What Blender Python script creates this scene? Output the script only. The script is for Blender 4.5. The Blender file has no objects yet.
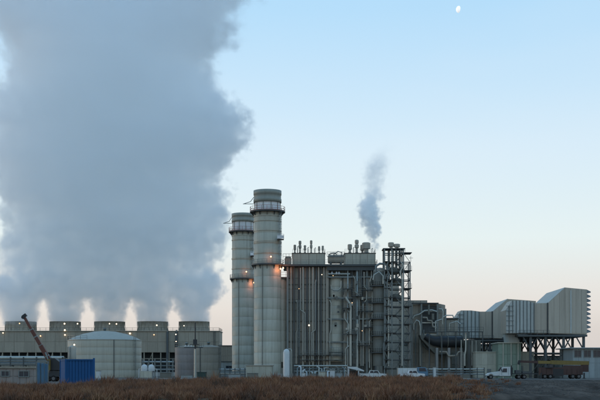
import bpy, math, random
import numpy as np
from mathutils import Vector, Matrix
random.seed(7)
rng = np.random.default_rng(7)
SC = bpy.context.scene
COL = SC.collection
# ------------------------------------------------------------------ camera, sky, sun, exposure
F = 1122.0; HY = 372.0; EYE = 1.6            # focal length in photo pixels, horizon row, eye height in metres
cam = bpy.data.cameras.new('camera'); cam.sensor_width = 36; cam.lens = F / 600 * 36
cam.shift_y = (HY - 200) / 600; cam.clip_start = .5; cam.clip_end = 30000
co = bpy.data.objects.new('camera', cam); COL.objects.link(co)
co.location = (0, 0, EYE); co.rotation_euler = (math.radians(90), 0, 0); SC.camera = co

SUN_EL, SUN_AZ = math.radians(3.0), math.radians(-68)   # low sun far to the left
w = bpy.data.worlds.new('World'); SC.world = w; w.use_nodes = True
nt = w.node_tree; nt.nodes.clear()
def wn(t, **k):
    n = nt.nodes.new(t)
    for a, b in k.items(): setattr(n, a, b)
    return n
out = wn('ShaderNodeOutputWorld'); bg = wn('ShaderNodeBackground')
sky = wn('ShaderNodeTexSky', sky_type='NISHITA', sun_disc=False)
sky.sun_elevation = SUN_EL; sky.sun_rotation = SUN_AZ; sky.air_density = 1.0; sky.dust_density = 1.5; sky.ozone_density = 2.0
tc = wn('ShaderNodeTexCoord'); sep = wn('ShaderNodeSeparateXYZ'); ramp = wn('ShaderNodeValToRGB')
nt.links.new(tc.outputs['Generated'], sep.inputs[0])
nt.links.new(sep.outputs['Z'], ramp.inputs[0])
SKY = [(0.0, (.64, .60, .59)), (.037, (.67, .63, .615)), (.055, (.735, .69, .67)), (.075, (.755, .74, .725)), (.117, (.75, .83, .84)), (.194, (.65, .79, .895)),
       (.307, (.445, .69, .905)), (.5, (.33, .61, .92)), (1.0, (.21, .46, .82))]
cr = ramp.color_ramp
while len(cr.elements) > 1: cr.elements.remove(cr.elements[-1])
cr.elements[0].position, cr.elements[0].color = SKY[0][0], (*SKY[0][1], 1)
for p, c in SKY[1:]:
    e = cr.elements.new(p); e.color = (*c, 1)
# thin high veil, very soft
mp = wn('ShaderNodeMapping'); mp.inputs['Scale'].default_value = (1.2, 1.2, 4)
no = wn('ShaderNodeTexNoise'); no.inputs['Scale'].default_value = 2.2; no.inputs['Detail'].default_value = 4; no.inputs['Roughness'].default_value = .5
nt.links.new(tc.outputs['Generated'], mp.inputs[0]); nt.links.new(mp.outputs[0], no.inputs['Vector'])
mr = wn('ShaderNodeMapRange'); mr.inputs[1].default_value = .45; mr.inputs[2].default_value = .75; mr.inputs[3].default_value = 0; mr.inputs[4].default_value = .2
nt.links.new(no.outputs[0], mr.inputs[0])
veil = wn('ShaderNodeMix', data_type='RGBA'); veil.inputs[7].default_value = (.78, .83, .88, 1)
nt.links.new(mr.outputs[0], veil.inputs[0]); nt.links.new(ramp.outputs[0], veil.inputs[6])
sm = wn('ShaderNodeVectorMath', operation='SCALE'); sm.inputs['Scale'].default_value = .05
nt.links.new(sky.outputs[0], sm.inputs[0])
ad = wn('ShaderNodeVectorMath', operation='ADD')
nt.links.new(sm.outputs[0], ad.inputs[0]); nt.links.new(veil.outputs[2], ad.inputs[1])
nt.links.new(ad.outputs[0], bg.inputs[0]); bg.inputs[1].default_value = 1.0
nt.links.new(bg.outputs[0], out.inputs[0])
sl = bpy.data.lights.new('sun', 'SUN'); sl.energy = .35; sl.angle = math.radians(12); sl.color = (1, .82, .66)
so = bpy.data.objects.new('sun', sl); COL.objects.link(so)
sd = Vector((math.sin(SUN_AZ) * math.cos(SUN_EL), math.cos(SUN_AZ) * math.cos(SUN_EL), math.sin(SUN_EL)))
so.rotation_euler = sd.to_track_quat('Z', 'Y').to_euler(); so.location = (0, 0, 120)
vs = SC.view_settings; vs.view_transform = 'Standard'; vs.look = 'None'; vs.exposure = 0; vs.gamma = 1; vs.use_curve_mapping = False
SC.render.engine = 'CYCLES'; cy = SC.cycles
cy.max_bounces = 24; cy.diffuse_bounces = 3; cy.glossy_bounces = 2; cy.volume_bounces = 22; cy.transparent_max_bounces = 8
cy.volume_step_rate = 1.6; cy.volume_max_steps = 256; cy.use_denoising = True
cy.sample_clamp_indirect = 4

# ------------------------------------------------------------------ helpers
def lin(r, g, b): return tuple((c / 255) ** 2.2 for c in (r, g, b))
def X(px, D): return (px - 300) * D / F
def Z(py, D): return EYE + (HY - py) * D / F
def S(D): return D / F

def mat(name, col, rough=.6, metal=0, var=.12, rand=.10, streak=.0, scale=1.5, bump=.0, bscale=8, dirt=None):
    m = bpy.data.materials.new(name); m.use_nodes = True; n = m.node_tree; b = n.nodes['Principled BSDF']; L = n.links
    g = n.nodes.new('ShaderNodeNewGeometry')
    def noise(sc, det, mapping=None):
        t = n.nodes.new('ShaderNodeTexNoise'); t.inputs['Scale'].default_value = sc; t.inputs['Detail'].default_value = det
        if mapping:
            q = n.nodes.new('ShaderNodeMapping'); q.inputs['Scale'].default_value = mapping
            L.new(g.outputs['Position'], q.inputs[0]); L.new(q.outputs[0], t.inputs['Vector'])
        else: L.new(g.outputs['Position'], t.inputs['Vector'])
        return t
    def math_(op, a, b_, clamp=False):
        q = n.nodes.new('ShaderNodeMath'); q.operation = op; q.use_clamp = clamp
        for i, v in enumerate((a, b_)):
            if hasattr(v, 'links') or hasattr(v, 'is_output'): L.new(v, q.inputs[i])
            else: q.inputs[i].default_value = v
        return q.outputs[0]
    n1 = noise(scale, 6)
    val = math_('MULTIPLY_ADD', n1.outputs[0], 2 * var)
    val.node.inputs[2].default_value = 1 - var
    oi = n.nodes.new('ShaderNodeObjectInfo')
    r2 = math_('MULTIPLY_ADD', oi.outputs['Random'], 2 * rand); r2.node.inputs[2].default_value = 1 - rand
    val = math_('MULTIPLY', val, r2)
    vm = n.nodes.new('ShaderNodeVectorMath'); vm.operation = 'SCALE'; vm.inputs[0].default_value = col
    L.new(val, vm.inputs['Scale']); cur = vm.outputs[0]
    if streak:
        st = noise(1.0, 5, (1.6, 1.6, .09))
        k = n.nodes.new('ShaderNodeMapRange'); k.inputs[1].default_value = .48; k.inputs[2].default_value = .78; k.inputs[4].default_value = streak
        L.new(st.outputs[0], k.inputs[0])
        mx = n.nodes.new('ShaderNodeMix'); mx.data_type = 'RGBA'
        d = dirt or tuple(c * .45 for c in col)
        mx.inputs[7].default_value = (*d, 1); L.new(k.outputs[0], mx.inputs[0]); L.new(cur, mx.inputs[6]); cur = mx.outputs[2]
    L.new(cur, b.inputs['Base Color'])
    b.inputs['Specular IOR Level'].default_value = .08 if rough >= .85 else .4
    b.inputs['Roughness'].default_value = rough; b.inputs['Metallic'].default_value = metal
    if bump:
        nb = noise(bscale, 6); bn = n.nodes.new('ShaderNodeBump'); bn.inputs['Strength'].default_value = bump
        bn.inputs['Distance'].default_value = .1; L.new(nb.outputs[0], bn.inputs['Height']); L.new(bn.outputs[0], b.inputs['Normal'])
    return m
def emis(name, col, s):
    m = bpy.data.materials.new(name); m.use_nodes = True; b = m.node_tree.nodes['Principled BSDF']
    b.inputs['Base Color'].default_value = (.8, .8, .8, 1); b.inputs['Emission Color'].default_value = (*col, 1); b.inputs['Emission Strength'].default_value = s
    return m

class MB:
    def __init__(s): s.v = []; s.f = []; s.sm = []
    def add(s, vs, fs, smooth=False):
        o = len(s.v); s.v += [tuple(v) for v in vs]; s.f += [tuple(i + o for i in f) for f in fs]; s.sm += [smooth] * len(fs); return s
    def box(s, x0, x1, y0, y1, z0, z1):
        v = [(x0, y0, z0), (x1, y0, z0), (x1, y1, z0), (x0, y1, z0), (x0, y0, z1), (x1, y0, z1), (x1, y1, z1), (x0, y1, z1)]
        return s.add(v, [(0, 3, 2, 1), (4, 5, 6, 7), (0, 1, 5, 4), (1, 2, 6, 5), (2, 3, 7, 6), (3, 0, 4, 7)])
    def bar(s, a, b, w, h=None):
        h = h or w; a = Vector(a); b = Vector(b); d = (b - a).normalized()
        u = d.cross(Vector((0, 0, 1)) if abs(d.z) < .95 else Vector((0, 1, 0))).normalized(); t = u.cross(d)
        v = []
        for p in (a, b):
            for i, j in ((-1, -1), (1, -1), (1, 1), (-1, 1)): v.append(p + u * (i * w / 2) + t * (j * h / 2))
        return s.add(v, [(3, 2, 1, 0), (4, 5, 6, 7), (0, 1, 5, 4), (1, 2, 6, 5), (2, 3, 7, 6), (3, 0, 4, 7)])
    def tube(s, pts, r, n=10, caps=True):
        pts = [Vector(p) for p in pts]; rs = r if isinstance(r, (list, tuple)) else [r] * len(pts)
        rings = []; d0 = (pts[1] - pts[0]).normalized()
        u = d0.cross(Vector((0, 0, 1)) if abs(d0.z) < .9 else Vector((0, 1, 0))).normalized()
        for i, p in enumerate(pts):
            a = (p - pts[i - 1]).normalized() if i else d0
            b = (pts[i + 1] - p).normalized() if i < len(pts) - 1 else a
            d = (a + b).normalized() if (a + b).length > 1e-4 else a
            u = (u - d * u.dot(d)).normalized(); t = d.cross(u)
            rings.append([p + (u * math.cos(k * math.tau / n) + t * math.sin(k * math.tau / n)) * rs[i] for k in range(n)])
        v = [q for r_ in rings for q in r_]; f = []
        for i in range(len(pts) - 1):
            for k in range(n): f.append((i * n + k, i * n + (k + 1) % n, (i + 1) * n + (k + 1) % n, (i + 1) * n + k))
        s.add(v, f, True)
        if caps:
            s.add(rings[0], [tuple(range(n))[::-1]]); s.add(rings[-1], [tuple(range(n))])
        return s
    def lathe(s, cx, cy_, prof, n=32, smooth=True, cap=True):      # prof: (radius, z) from bottom to top
        v = []; f = []
        for r, z in prof: v += [(cx + r * math.cos(k * math.tau / n), cy_ + r * math.sin(k * math.tau / n), z) for k in range(n)]
        m = len(prof)
        for i in range(m - 1):
            for k in range(n): f.append((i * n + k, i * n + (k + 1) % n, (i + 1) * n + (k + 1) % n, (i + 1) * n + k))
        s.add(v, f, smooth)
        if cap:
            s.add(v[:n], [tuple(range(n))[::-1]]); s.add(v[-n:], [tuple(range(n))])
        return s
    def prism(s, poly, y0, y1):                                      # poly: (x, z) counterclockwise seen from -Y
        n = len(poly); v = [(x, y0, z) for x, z in poly] + [(x, y1, z) for x, z in poly]
        f = [tuple(range(n)), tuple(range(n, 2 * n))[::-1]] + [((i + 1) % n, i, n + i, n + (i + 1) % n) for i in range(n)]
        return s.add(v, f)
    def ball(s, c, r, n=10):
        prof = [(max(.001, r * math.cos(a)), c[2] + r * math.sin(a)) for a in [(-.5 + i / (n // 2)) * math.pi for i in range(n // 2 + 1)]]
        return s.lathe(c[0], c[1], prof, n, True, False)
    def mesh(s, name, org=(0, 0, 0)):
        me = bpy.data.meshes.new(name); ox, oy, oz = org
        me.from_pydata([(a - ox, b - oy, c - oz) for a, b, c in s.v], [], s.f)
        me.polygons.foreach_set('use_smooth', s.sm); me.update(); return me

def wloc(p):
    v = Vector((0, 0, 0))
    while p: v += p.location; p = p.parent
    return v
def obj(name, mb, m, parent=None, label=None, stuff=False):
    base = wloc(parent) if parent else Vector((0, 0, 0))
    me = mb.mesh(name, base); o = bpy.data.objects.new(name, me); COL.objects.link(o); me.materials.append(m)
    if parent: o.parent = parent
    if label: o['label'] = label
    if stuff: o['kind'] = 'stuff'
    return o
def thing(name, label, cat, loc, group=None):
    o = bpy.data.objects.new(name, None); COL.objects.link(o); o.location = loc; o['label'] = label; o['category'] = cat
    if group: o['group'] = group
    o.empty_display_size = .5
    return o
def struct(name, mb, m):
    o = obj(name, mb, m); o['kind'] = 'structure'; return o
def place(name, me, loc, parent, rotz=0, m=None):                  # another object on shared mesh data; loc is in world metres
    o = bpy.data.objects.new(name, me); COL.objects.link(o)
    o.parent = parent; o.location = Vector(loc) - wloc(parent); o.rotation_euler.z = rotz
    return o
def shared(name, mb, m):
    me = mb.mesh(name); me.materials.append(m); return me

def panels(parent, x0, x1, z0, z1, y, nx, nz, m, gap=.06, th=.08, name='casing_panel', skip=None):
    """a grid of separate sheet panels standing proud of a wall facing the camera (y is the wall face)"""
    pw, ph = (x1 - x0) / nx, (z1 - z0) / nz; c = .03
    a, b = pw / 2 - gap / 2, ph / 2 - gap / 2
    v = [(-a, 0, -b), (a, 0, -b), (a, 0, b), (-a, 0, b), (-a + c, -th, -b + c), (a - c, -th, -b + c), (a - c, -th, b - c), (-a + c, -th, b - c)]
    mb = MB().add(v, [(4, 5, 6, 7), (0, 1, 5, 4), (1, 2, 6, 5), (2, 3, 7, 6), (3, 0, 4, 7), (0, 3, 2, 1)])
    me = shared(name, mb, m); out_ = []
    for i in range(nx):
        for j in range(nz):
            if skip and skip(i, j): continue
            out_.append(place(name, me, (x0 + (i + .5) * pw, y, z0 + (j + .5) * ph), parent))
    return out_
def side_panels(parent, y0, y1, z0, z1, x, ny, nz, m, face=-1, gap=.06, th=.08, name='casing_panel'):
    pw, ph = (y1 - y0) / ny, (z1 - z0) / nz
    mb = MB().box(min(0, face * th), max(0, face * th), -pw / 2 + gap / 2, pw / 2 - gap / 2, -ph / 2 + gap / 2, ph / 2 - gap / 2)
    me = shared(name, mb, m)
    for i in range(ny):
        for j in range(nz): place(name, me, (x, y0 + (i + .5) * pw, z0 + (j + .5) * ph), parent)
def rail(mb, pts, h=1.1, step=1.6, r=.035):
    pts = [Vector(p) for p in pts]
    for a, b in zip(pts, pts[1:]):
        for k in (.5, 1): mb.bar(a + Vector((0, 0, h * k)), b + Vector((0, 0, h * k)), 2 * r)
        n = max(1, int((b - a).length / step))
        for i in range(n + 1):
            p = a.lerp(b, i / n); mb.bar(p, p + Vector((0, 0, h)), 2 * r)
    return mb
def ladder(mb, x, y, z0, z1, w=.5, cage=True):
    for s_ in (-1, 1): mb.bar((x + s_ * w / 2, y, z0), (x + s_ * w / 2, y, z1), .07)
    z = z0 + .2
    while z < z1: mb.bar((x - w / 2, y, z), (x + w / 2, y, z), .04); z += .4
    if cage:
        z = z0 + 2.2
        while z < z1:
            pts = [(x + .38 * math.cos(a), y - .35 - .38 * math.sin(a), z) for a in [math.pi * k / 4 for k in range(5)]]
            for p, q in zip(pts, pts[1:]): mb.bar(p, q, .05)
            mb.bar((x - w / 2, y, z), pts[-1], .05); mb.bar((x + w / 2, y, z), pts[0], .05); z += 1.2
        for k in range(5):
            a = math.pi * k / 4; px_, py_ = x + .38 * math.cos(a), y - .35 - .38 * math.sin(a)
            mb.bar((px_, py_, z0 + 2.2), (px_, py_, z1), .04)
    return mb

# ------------------------------------------------------------------ materials
M = {}
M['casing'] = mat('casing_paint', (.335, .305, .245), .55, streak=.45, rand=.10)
M['casing_dark'] = mat('casing_dark_paint', (.15, .15, .125), .6, streak=.4)  # darker grey casing paint, shared by ducts, vessels and boxes
M['stack'] = mat('stack_paint', (.395, .382, .305), .5, streak=.5, rand=.035, var=.08)
M['stack_cap'] = mat('stack_cap_paint', (.245, .255, .215), .55, streak=.3, rand=.04)
M['band'] = mat('white_band_paint', (.66, .68, .68), .5, streak=.3)
M['steel'] = mat('dark_steel', (.075, .082, .080), .7, metal=.0, streak=.3)
M['steel_mid'] = mat('galvanised_steel', (.165, .19, .185), .45, metal=.4, streak=.3)
M['pipe'] = mat('insulated_pipe_cladding', (.36, .375, .335), .38, metal=.45, streak=.25)
M['red'] = mat('rusty_red_paint', (.28, .09, .07), .6, streak=.4)
M['house'] = mat('filter_house_paint', (.42, .372, .295), .5, streak=.42, rand=.05, var=.06)
M['houserib'] = mat('pale_ribbed_sheet', (.46, .49, .46), .5, metal=.1, streak=.45, rand=.1)
M['tank'] = mat('tank_paint', (.385, .355, .275), .55, streak=.4, rand=.03, var=.08)
M['tank_roof'] = mat('tank_roof_paint', (.38, .375, .32), .5, streak=.25)
M['tank_brown'] = mat('tan_tank_paint', (.25, .225, .175), .6, streak=.4, rand=.03)
M['tank_mauve'] = mat('mauve_grey_tank_paint', (.26, .225, .20), .6, streak=.35, rand=.03)
M['tower'] = mat('cooling_tower_board', (.32, .288, .225), .75, streak=.45, rand=.09)
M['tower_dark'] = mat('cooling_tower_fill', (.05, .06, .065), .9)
M['concrete'] = mat('concrete', (.33, .33, .31), .85, streak=.4, bump=.2)
M['blue'] = mat('blue_container_paint', (.005, .075, .21), .75, streak=.35, rand=.06, dirt=(.008, .04, .11))
M['tarp'] = mat('faded_blue_sheet', (.10, .19, .27), .6, streak=.4)
M['white'] = mat('white_paint', (.50, .53, .52), .35, streak=.2, rand=.04)
M['cream'] = mat('pale_wall_sheet', (.42, .41, .33), .6, streak=.35)
M['bluegrey'] = mat('blue_grey_sheet', (.27, .31, .31), .5, streak=.35)
M['glass'] = mat('dark_glass', (.03, .04, .05), .08, var=.02, rand=.02)
M['tyre'] = mat('tyre_rubber', (.02, .02, .02), .85)
M['rim'] = mat('steel_rim', (.12, .12, .12), .5, metal=.5)
M['yellow'] = mat('dull_yellow_paint', (.19, .135, .035), .5, streak=.4)
M['maroon'] = mat('maroon_paint', (.062, .032, .026), .6, streak=.4)
M['brown'] = mat('brown_boom_paint', (.13, .045, .03), .55, streak=.4)
M['black'] = mat('black_steel', (.025, .028, .03), .5)
M['flare'] = mat('flare_sheet', (.36, .365, .32), .5, streak=.25, rand=.05)
M['green'] = mat('green_enclosure_paint', (.20, .26, .20), .55, streak=.3)
M['darkgreen'] = mat('dark_green_cabinet', (.02, .05, .045), .5)
M['louver'] = mat('hood_paint', (.20, .23, .24), .5, streak=.3)
M['lamp_w'] = emis('warm_lamp', (1, .74, .42), 3.2)
M['lamp_y'] = emis('amber_lamp', (1, .55, .2), 2.2)
M['lamp_o'] = emis('orange_lamp', (1, .36, .12), 8)
M['moon'] = emis('moonlight', (.95, .98, 1.0), .68)

def lamp(parent, x, y, z, m='lamp_w', r=.34, power=0, col=(1, .30, .10)):
    h = obj('lamp', MB().box(x - r * .9, x + r * .9, y + .05, y + .45, z + r * .8, z + r * 1.15).bar((x, y + .3, z + r), (x, y + 1.0, z + r), .1), M['steel'], parent)
    obj('bulb', MB().ball((x, y, z), r, 8), M[m], h)
    if power:
        l = bpy.data.lights.new('lamp_light', 'POINT'); l.energy = power; l.color = col; l.shadow_soft_size = .3
        o = bpy.data.objects.new('lamp_light', l); COL.objects.link(o); o.parent = h; o.location = Vector((x, y - .6, z)) - wloc(h)

# ------------------------------------------------------------------ ground, bank, brush
def ground_mat():
    m = mat('yard_gravel', (.12, .108, .095), .95, var=.3, rand=0, scale=.12, bump=.5, bscale=3); return m
g = MB().add([(-9000, -300, 0), (9000, -300, 0), (9000, 14000, 0), (-9000, 14000, 0)], [(0, 1, 2, 3)])
struct('ground', g, ground_mat())
def vnoise(x, y, seed=0):                                            # smooth value noise, numpy
    r = np.random.default_rng(seed).random((256, 256)); xi = np.floor(x).astype(int); yi = np.floor(y).astype(int)
    fx = x - xi; fy = y - yi; fx = fx * fx * (3 - 2 * fx); fy = fy * fy * (3 - 2 * fy)
    g_ = lambda a, b: r[a % 256, b % 256]
    return (g_(xi, yi) * (1 - fx) + g_(xi + 1, yi) * fx) * (1 - fy) + (g_(xi, yi + 1) * (1 - fx) + g_(xi + 1, yi + 1) * fx) * fy
def bank_z(x, y):
    px = 300 + x * F / np.maximum(y, 1)
    crest = np.interp(px, [-60, 60, 110, 160, 230, 330, 440, 600], [389.5, 389.5, 386, 384.5, 383.3, 381.9, 381.4, 381.8])
    k = (1.6 - (crest - 372) * 100 / F) / .90
    base = np.interp(y, [38, 55, 64, 97, 102, 112, 125, 130], [-.4, -.15, .06, .84, .90, .84, .1, -.3])
    base = np.where(base > 0, base * k + .05, base)
    n = (.35 + .65 * k) * (vnoise(x * .25 + 50, y * .25, 1) - .5) * .22 + (vnoise(x * .9 + 70, y * .9, 2) - .5) * .10 + (vnoise(x * 3 + 70, y * 3, 3) - .5) * .045
    right = np.clip((px - 440) / 60, 0, 1)
    fur = np.abs(np.sin((x * 1.0 + y * .28) * 1.15 + vnoise(x * .3 + 9, y * .2, 5) * 4)) ** .7
    edge = np.clip((y - 40) / 8, 0, 1) * np.clip((128 - y) / 8, 0, 1)
    return base + edge * (n + right * (fur - .6) * .5 * np.clip((102 - y) / 12, 0, 1))
xs = np.arange(-52, 52.01, .26); ys = np.concatenate([np.arange(38, 60, 1.0), np.arange(60, 112, .26), np.arange(112, 131, 1.0)])
gx, gy = np.meshgrid(xs, ys); gz = bank_z(gx, gy)
vv = np.stack([gx, gy, gz], -1).reshape(-1, 3); nx_, ny_ = len(xs), len(ys)
ii = (np.arange(ny_ - 1)[:, None] * nx_ + np.arange(nx_ - 1)).ravel()
ff = np.stack([ii, ii + 1, ii + nx_ + 1, ii + nx_], -1)
me = bpy.data.meshes.new('dirt_bank'); me.from_pydata(vv.tolist(), [], ff.tolist()); me.polygons.foreach_set('use_smooth', [True] * len(ff))
bo = bpy.data.objects.new('dirt_bank', me); COL.objects.link(bo); bo['kind'] = 'structure'
bm_ = mat('bank_soil', (.095, .082, .07), .95, var=.6, rand=0, scale=.5, bump=.9, bscale=5)
me.materials.append(bm_)
# brown soil on the left of the bank, grey on the right
n_ = bm_.node_tree; b_ = n_.nodes['Principled BSDF']; src = b_.inputs['Base Color'].links[0].from_socket
g_ = n_.nodes.new('ShaderNodeNewGeometry'); sx = n_.nodes.new('ShaderNodeSeparateXYZ'); n_.links.new(g_.outputs['Position'], sx.inputs[0])
k_ = n_.nodes.new('ShaderNodeMapRange'); k_.inputs[1].default_value = 6; k_.inputs[2].default_value = 13; n_.links.new(sx.outputs[0], k_.inputs[0])
mx_ = n_.nodes.new('ShaderNodeMix'); mx_.data_type = 'RGBA'; mx_.blend_type = 'MULTIPLY'
mx_.inputs[0].default_value = 1; tint = n_.nodes.new('ShaderNodeMix'); tint.data_type = 'RGBA'
tint.inputs[6].default_value = (1.0, .66, .42, 1); tint.inputs[7].default_value = (.80, .74, .70, 1)
n_.links.new(k_.outputs[0], tint.inputs[0]); n_.links.new(src, mx_.inputs[6]); n_.links.new(tint.outputs[2], mx_.inputs[7])
rm = n_.nodes.new('ShaderNodeMapping'); rm.inputs['Rotation'].default_value = (0, 0, .16); rm.inputs['Scale'].default_value = (1.1, .05, 1)
rn = n_.nodes.new('ShaderNodeTexNoise'); rn.inputs['Scale'].default_value = 1.0; rn.inputs['Detail'].default_value = 5; rn.inputs['Roughness'].default_value = .65
n_.links.new(g_.outputs['Position'], rm.inputs[0]); n_.links.new(rm.outputs[0], rn.inputs['Vector'])
rr_ = n_.nodes.new('ShaderNodeMapRange'); rr_.inputs[1].default_value = .35; rr_.inputs[2].default_value = .65; rr_.inputs[3].default_value = .5; rr_.inputs[4].default_value = 1.35  # diagonal furrow shading painted into the soil colour as dark and light streaks
n_.links.new(rn.outputs[0], rr_.inputs[0])
rs = n_.nodes.new('ShaderNodeVectorMath'); rs.operation = 'SCALE'; n_.links.new(mx_.outputs[2], rs.inputs[0]); n_.links.new(rr_.outputs[0], rs.inputs['Scale'])
n_.links.new(rs.outputs[0], b_.inputs['Base Color'])

def brush():
    V = []; Fc = []; n = 0
    cl = []
    for _ in range(5600):
        y = rng.uniform(61, 108); px = rng.uniform(-30, 640)
        lim = 462 + 25 * rng.standard_normal()
        if px > lim: continue
        if rng.random() > .35 + .9 * vnoise(np.array([px * .03 + 3]), np.array([y * .12]), 11)[0]: continue
        cl.append(((px - 300) * y / F, y, rng.uniform(.2, .6) * (rng.uniform(1.3, 1.9) if rng.random() < .07 else 1) * (.55 if px > 462 else 1)))
    allv = []; col = []
    for cx, cy0, h in cl:
        k = 46; a = rng.uniform(0, math.tau, k); lean = rng.uniform(0, .75, k) * h; hh = h * rng.uniform(.45, 1.15, k)
        bx = cx + rng.normal(0, .16, k); by = cy0 + rng.normal(0, .16, k)
        bz = bank_z(bx, by) - .03; wd = rng.uniform(.010, .028, k); ph = rng.uniform(0, math.pi, k)
        tx = bx + np.cos(a) * lean; ty = by + np.sin(a) * lean
        dx, dy = np.cos(ph) * wd, np.sin(ph) * wd
        mxx, myy = (bx + tx) / 2 - np.cos(a) * lean * .12, (by + ty) / 2 - np.sin(a) * lean * .12
        p = np.stack([np.stack([bx - dx, by - dy, bz], -1), np.stack([bx + dx, by + dy, bz], -1),
                      np.stack([mxx + dx, myy + dy, bz + hh * .55], -1), np.stack([mxx - dx, myy - dy, bz + hh * .55], -1),
                      np.stack([tx, ty, bz + hh], -1)], 1)
        allv.append(p.reshape(-1, 3))
    V = np.concatenate(allv); nb = len(V) // 5; i5 = np.arange(nb) * 5
    quads = np.stack([i5, i5 + 1, i5 + 2, i5 + 3], -1).tolist(); tris = np.stack([i5 + 3, i5 + 2, i5 + 4], -1).tolist()
    me = bpy.data.meshes.new('dry_brush'); me.from_pydata(V.tolist(), [], quads + tris)
    o = bpy.data.objects.new('dry_brush', me); COL.objects.link(o); o['kind'] = 'stuff'; o['category'] = 'brush'
    o['label'] = 'reddish brown dry brush covering the bank in front of the plant'
    m = bpy.data.materials.new('dry_brush'); m.use_nodes = True; n = m.node_tree; b = n.nodes['Principled BSDF']
    g = n.nodes.new('ShaderNodeNewGeometry'); t = n.nodes.new('ShaderNodeTexNoise'); t.inputs['Scale'].default_value = .55; t.inputs['Detail'].default_value = 5
    n.links.new(g.outputs['Position'], t.inputs['Vector'])
    r = n.nodes.new('ShaderNodeValToRGB'); e = r.color_ramp.elements
    e[0].position = .3; e[0].color = (.08, .05, .032, 1); e[1].position = .72; e[1].color = (.28, .155, .075, 1)
    q = e.new(.5); q.color = (.20, .088, .043, 1)
    n.links.new(t.outputs[0], r.inputs[0]); n.links.new(r.outputs[0], b.inputs['Base Color']); b.inputs['Roughness'].default_value = .9
    me.materials.append(m)
brush()
st_ = MB()
for _ in range(4200):
    yy = rng.uniform(64, 103); pp = rng.uniform(430, 625) if rng.random() < .8 else rng.uniform(0, 430); xx = (pp - 300) * yy / F; r = rng.uniform(.02, .06) * (2 if rng.random() < .05 else 1)
    zz = float(bank_z(np.array([xx]), np.array([yy]))[0]); a = rng.uniform(0, 6.28); q = [(math.cos(a + k * 1.57) * r * rng.uniform(.7, 1.3), math.sin(a + k * 1.57) * r * rng.uniform(.7, 1.3)) for k in range(4)]
    st_.add([(xx + c, yy + d, zz - .02) for c, d in q] + [(xx + c * .6, yy + d * .6, zz + r * rng.uniform(.4, 1)) for c, d in q], [(4, 5, 6, 7), (0, 1, 5, 4), (1, 2, 6, 5), (2, 3, 7, 6), (3, 0, 4, 7)])
o = obj('bank_stones', st_, mat('stone', (.085, .08, .075), .9, var=.5, rand=0, scale=4), None, 'small loose stones scattered over the bare grey bank', True); o['category'] = 'stones'

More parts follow.
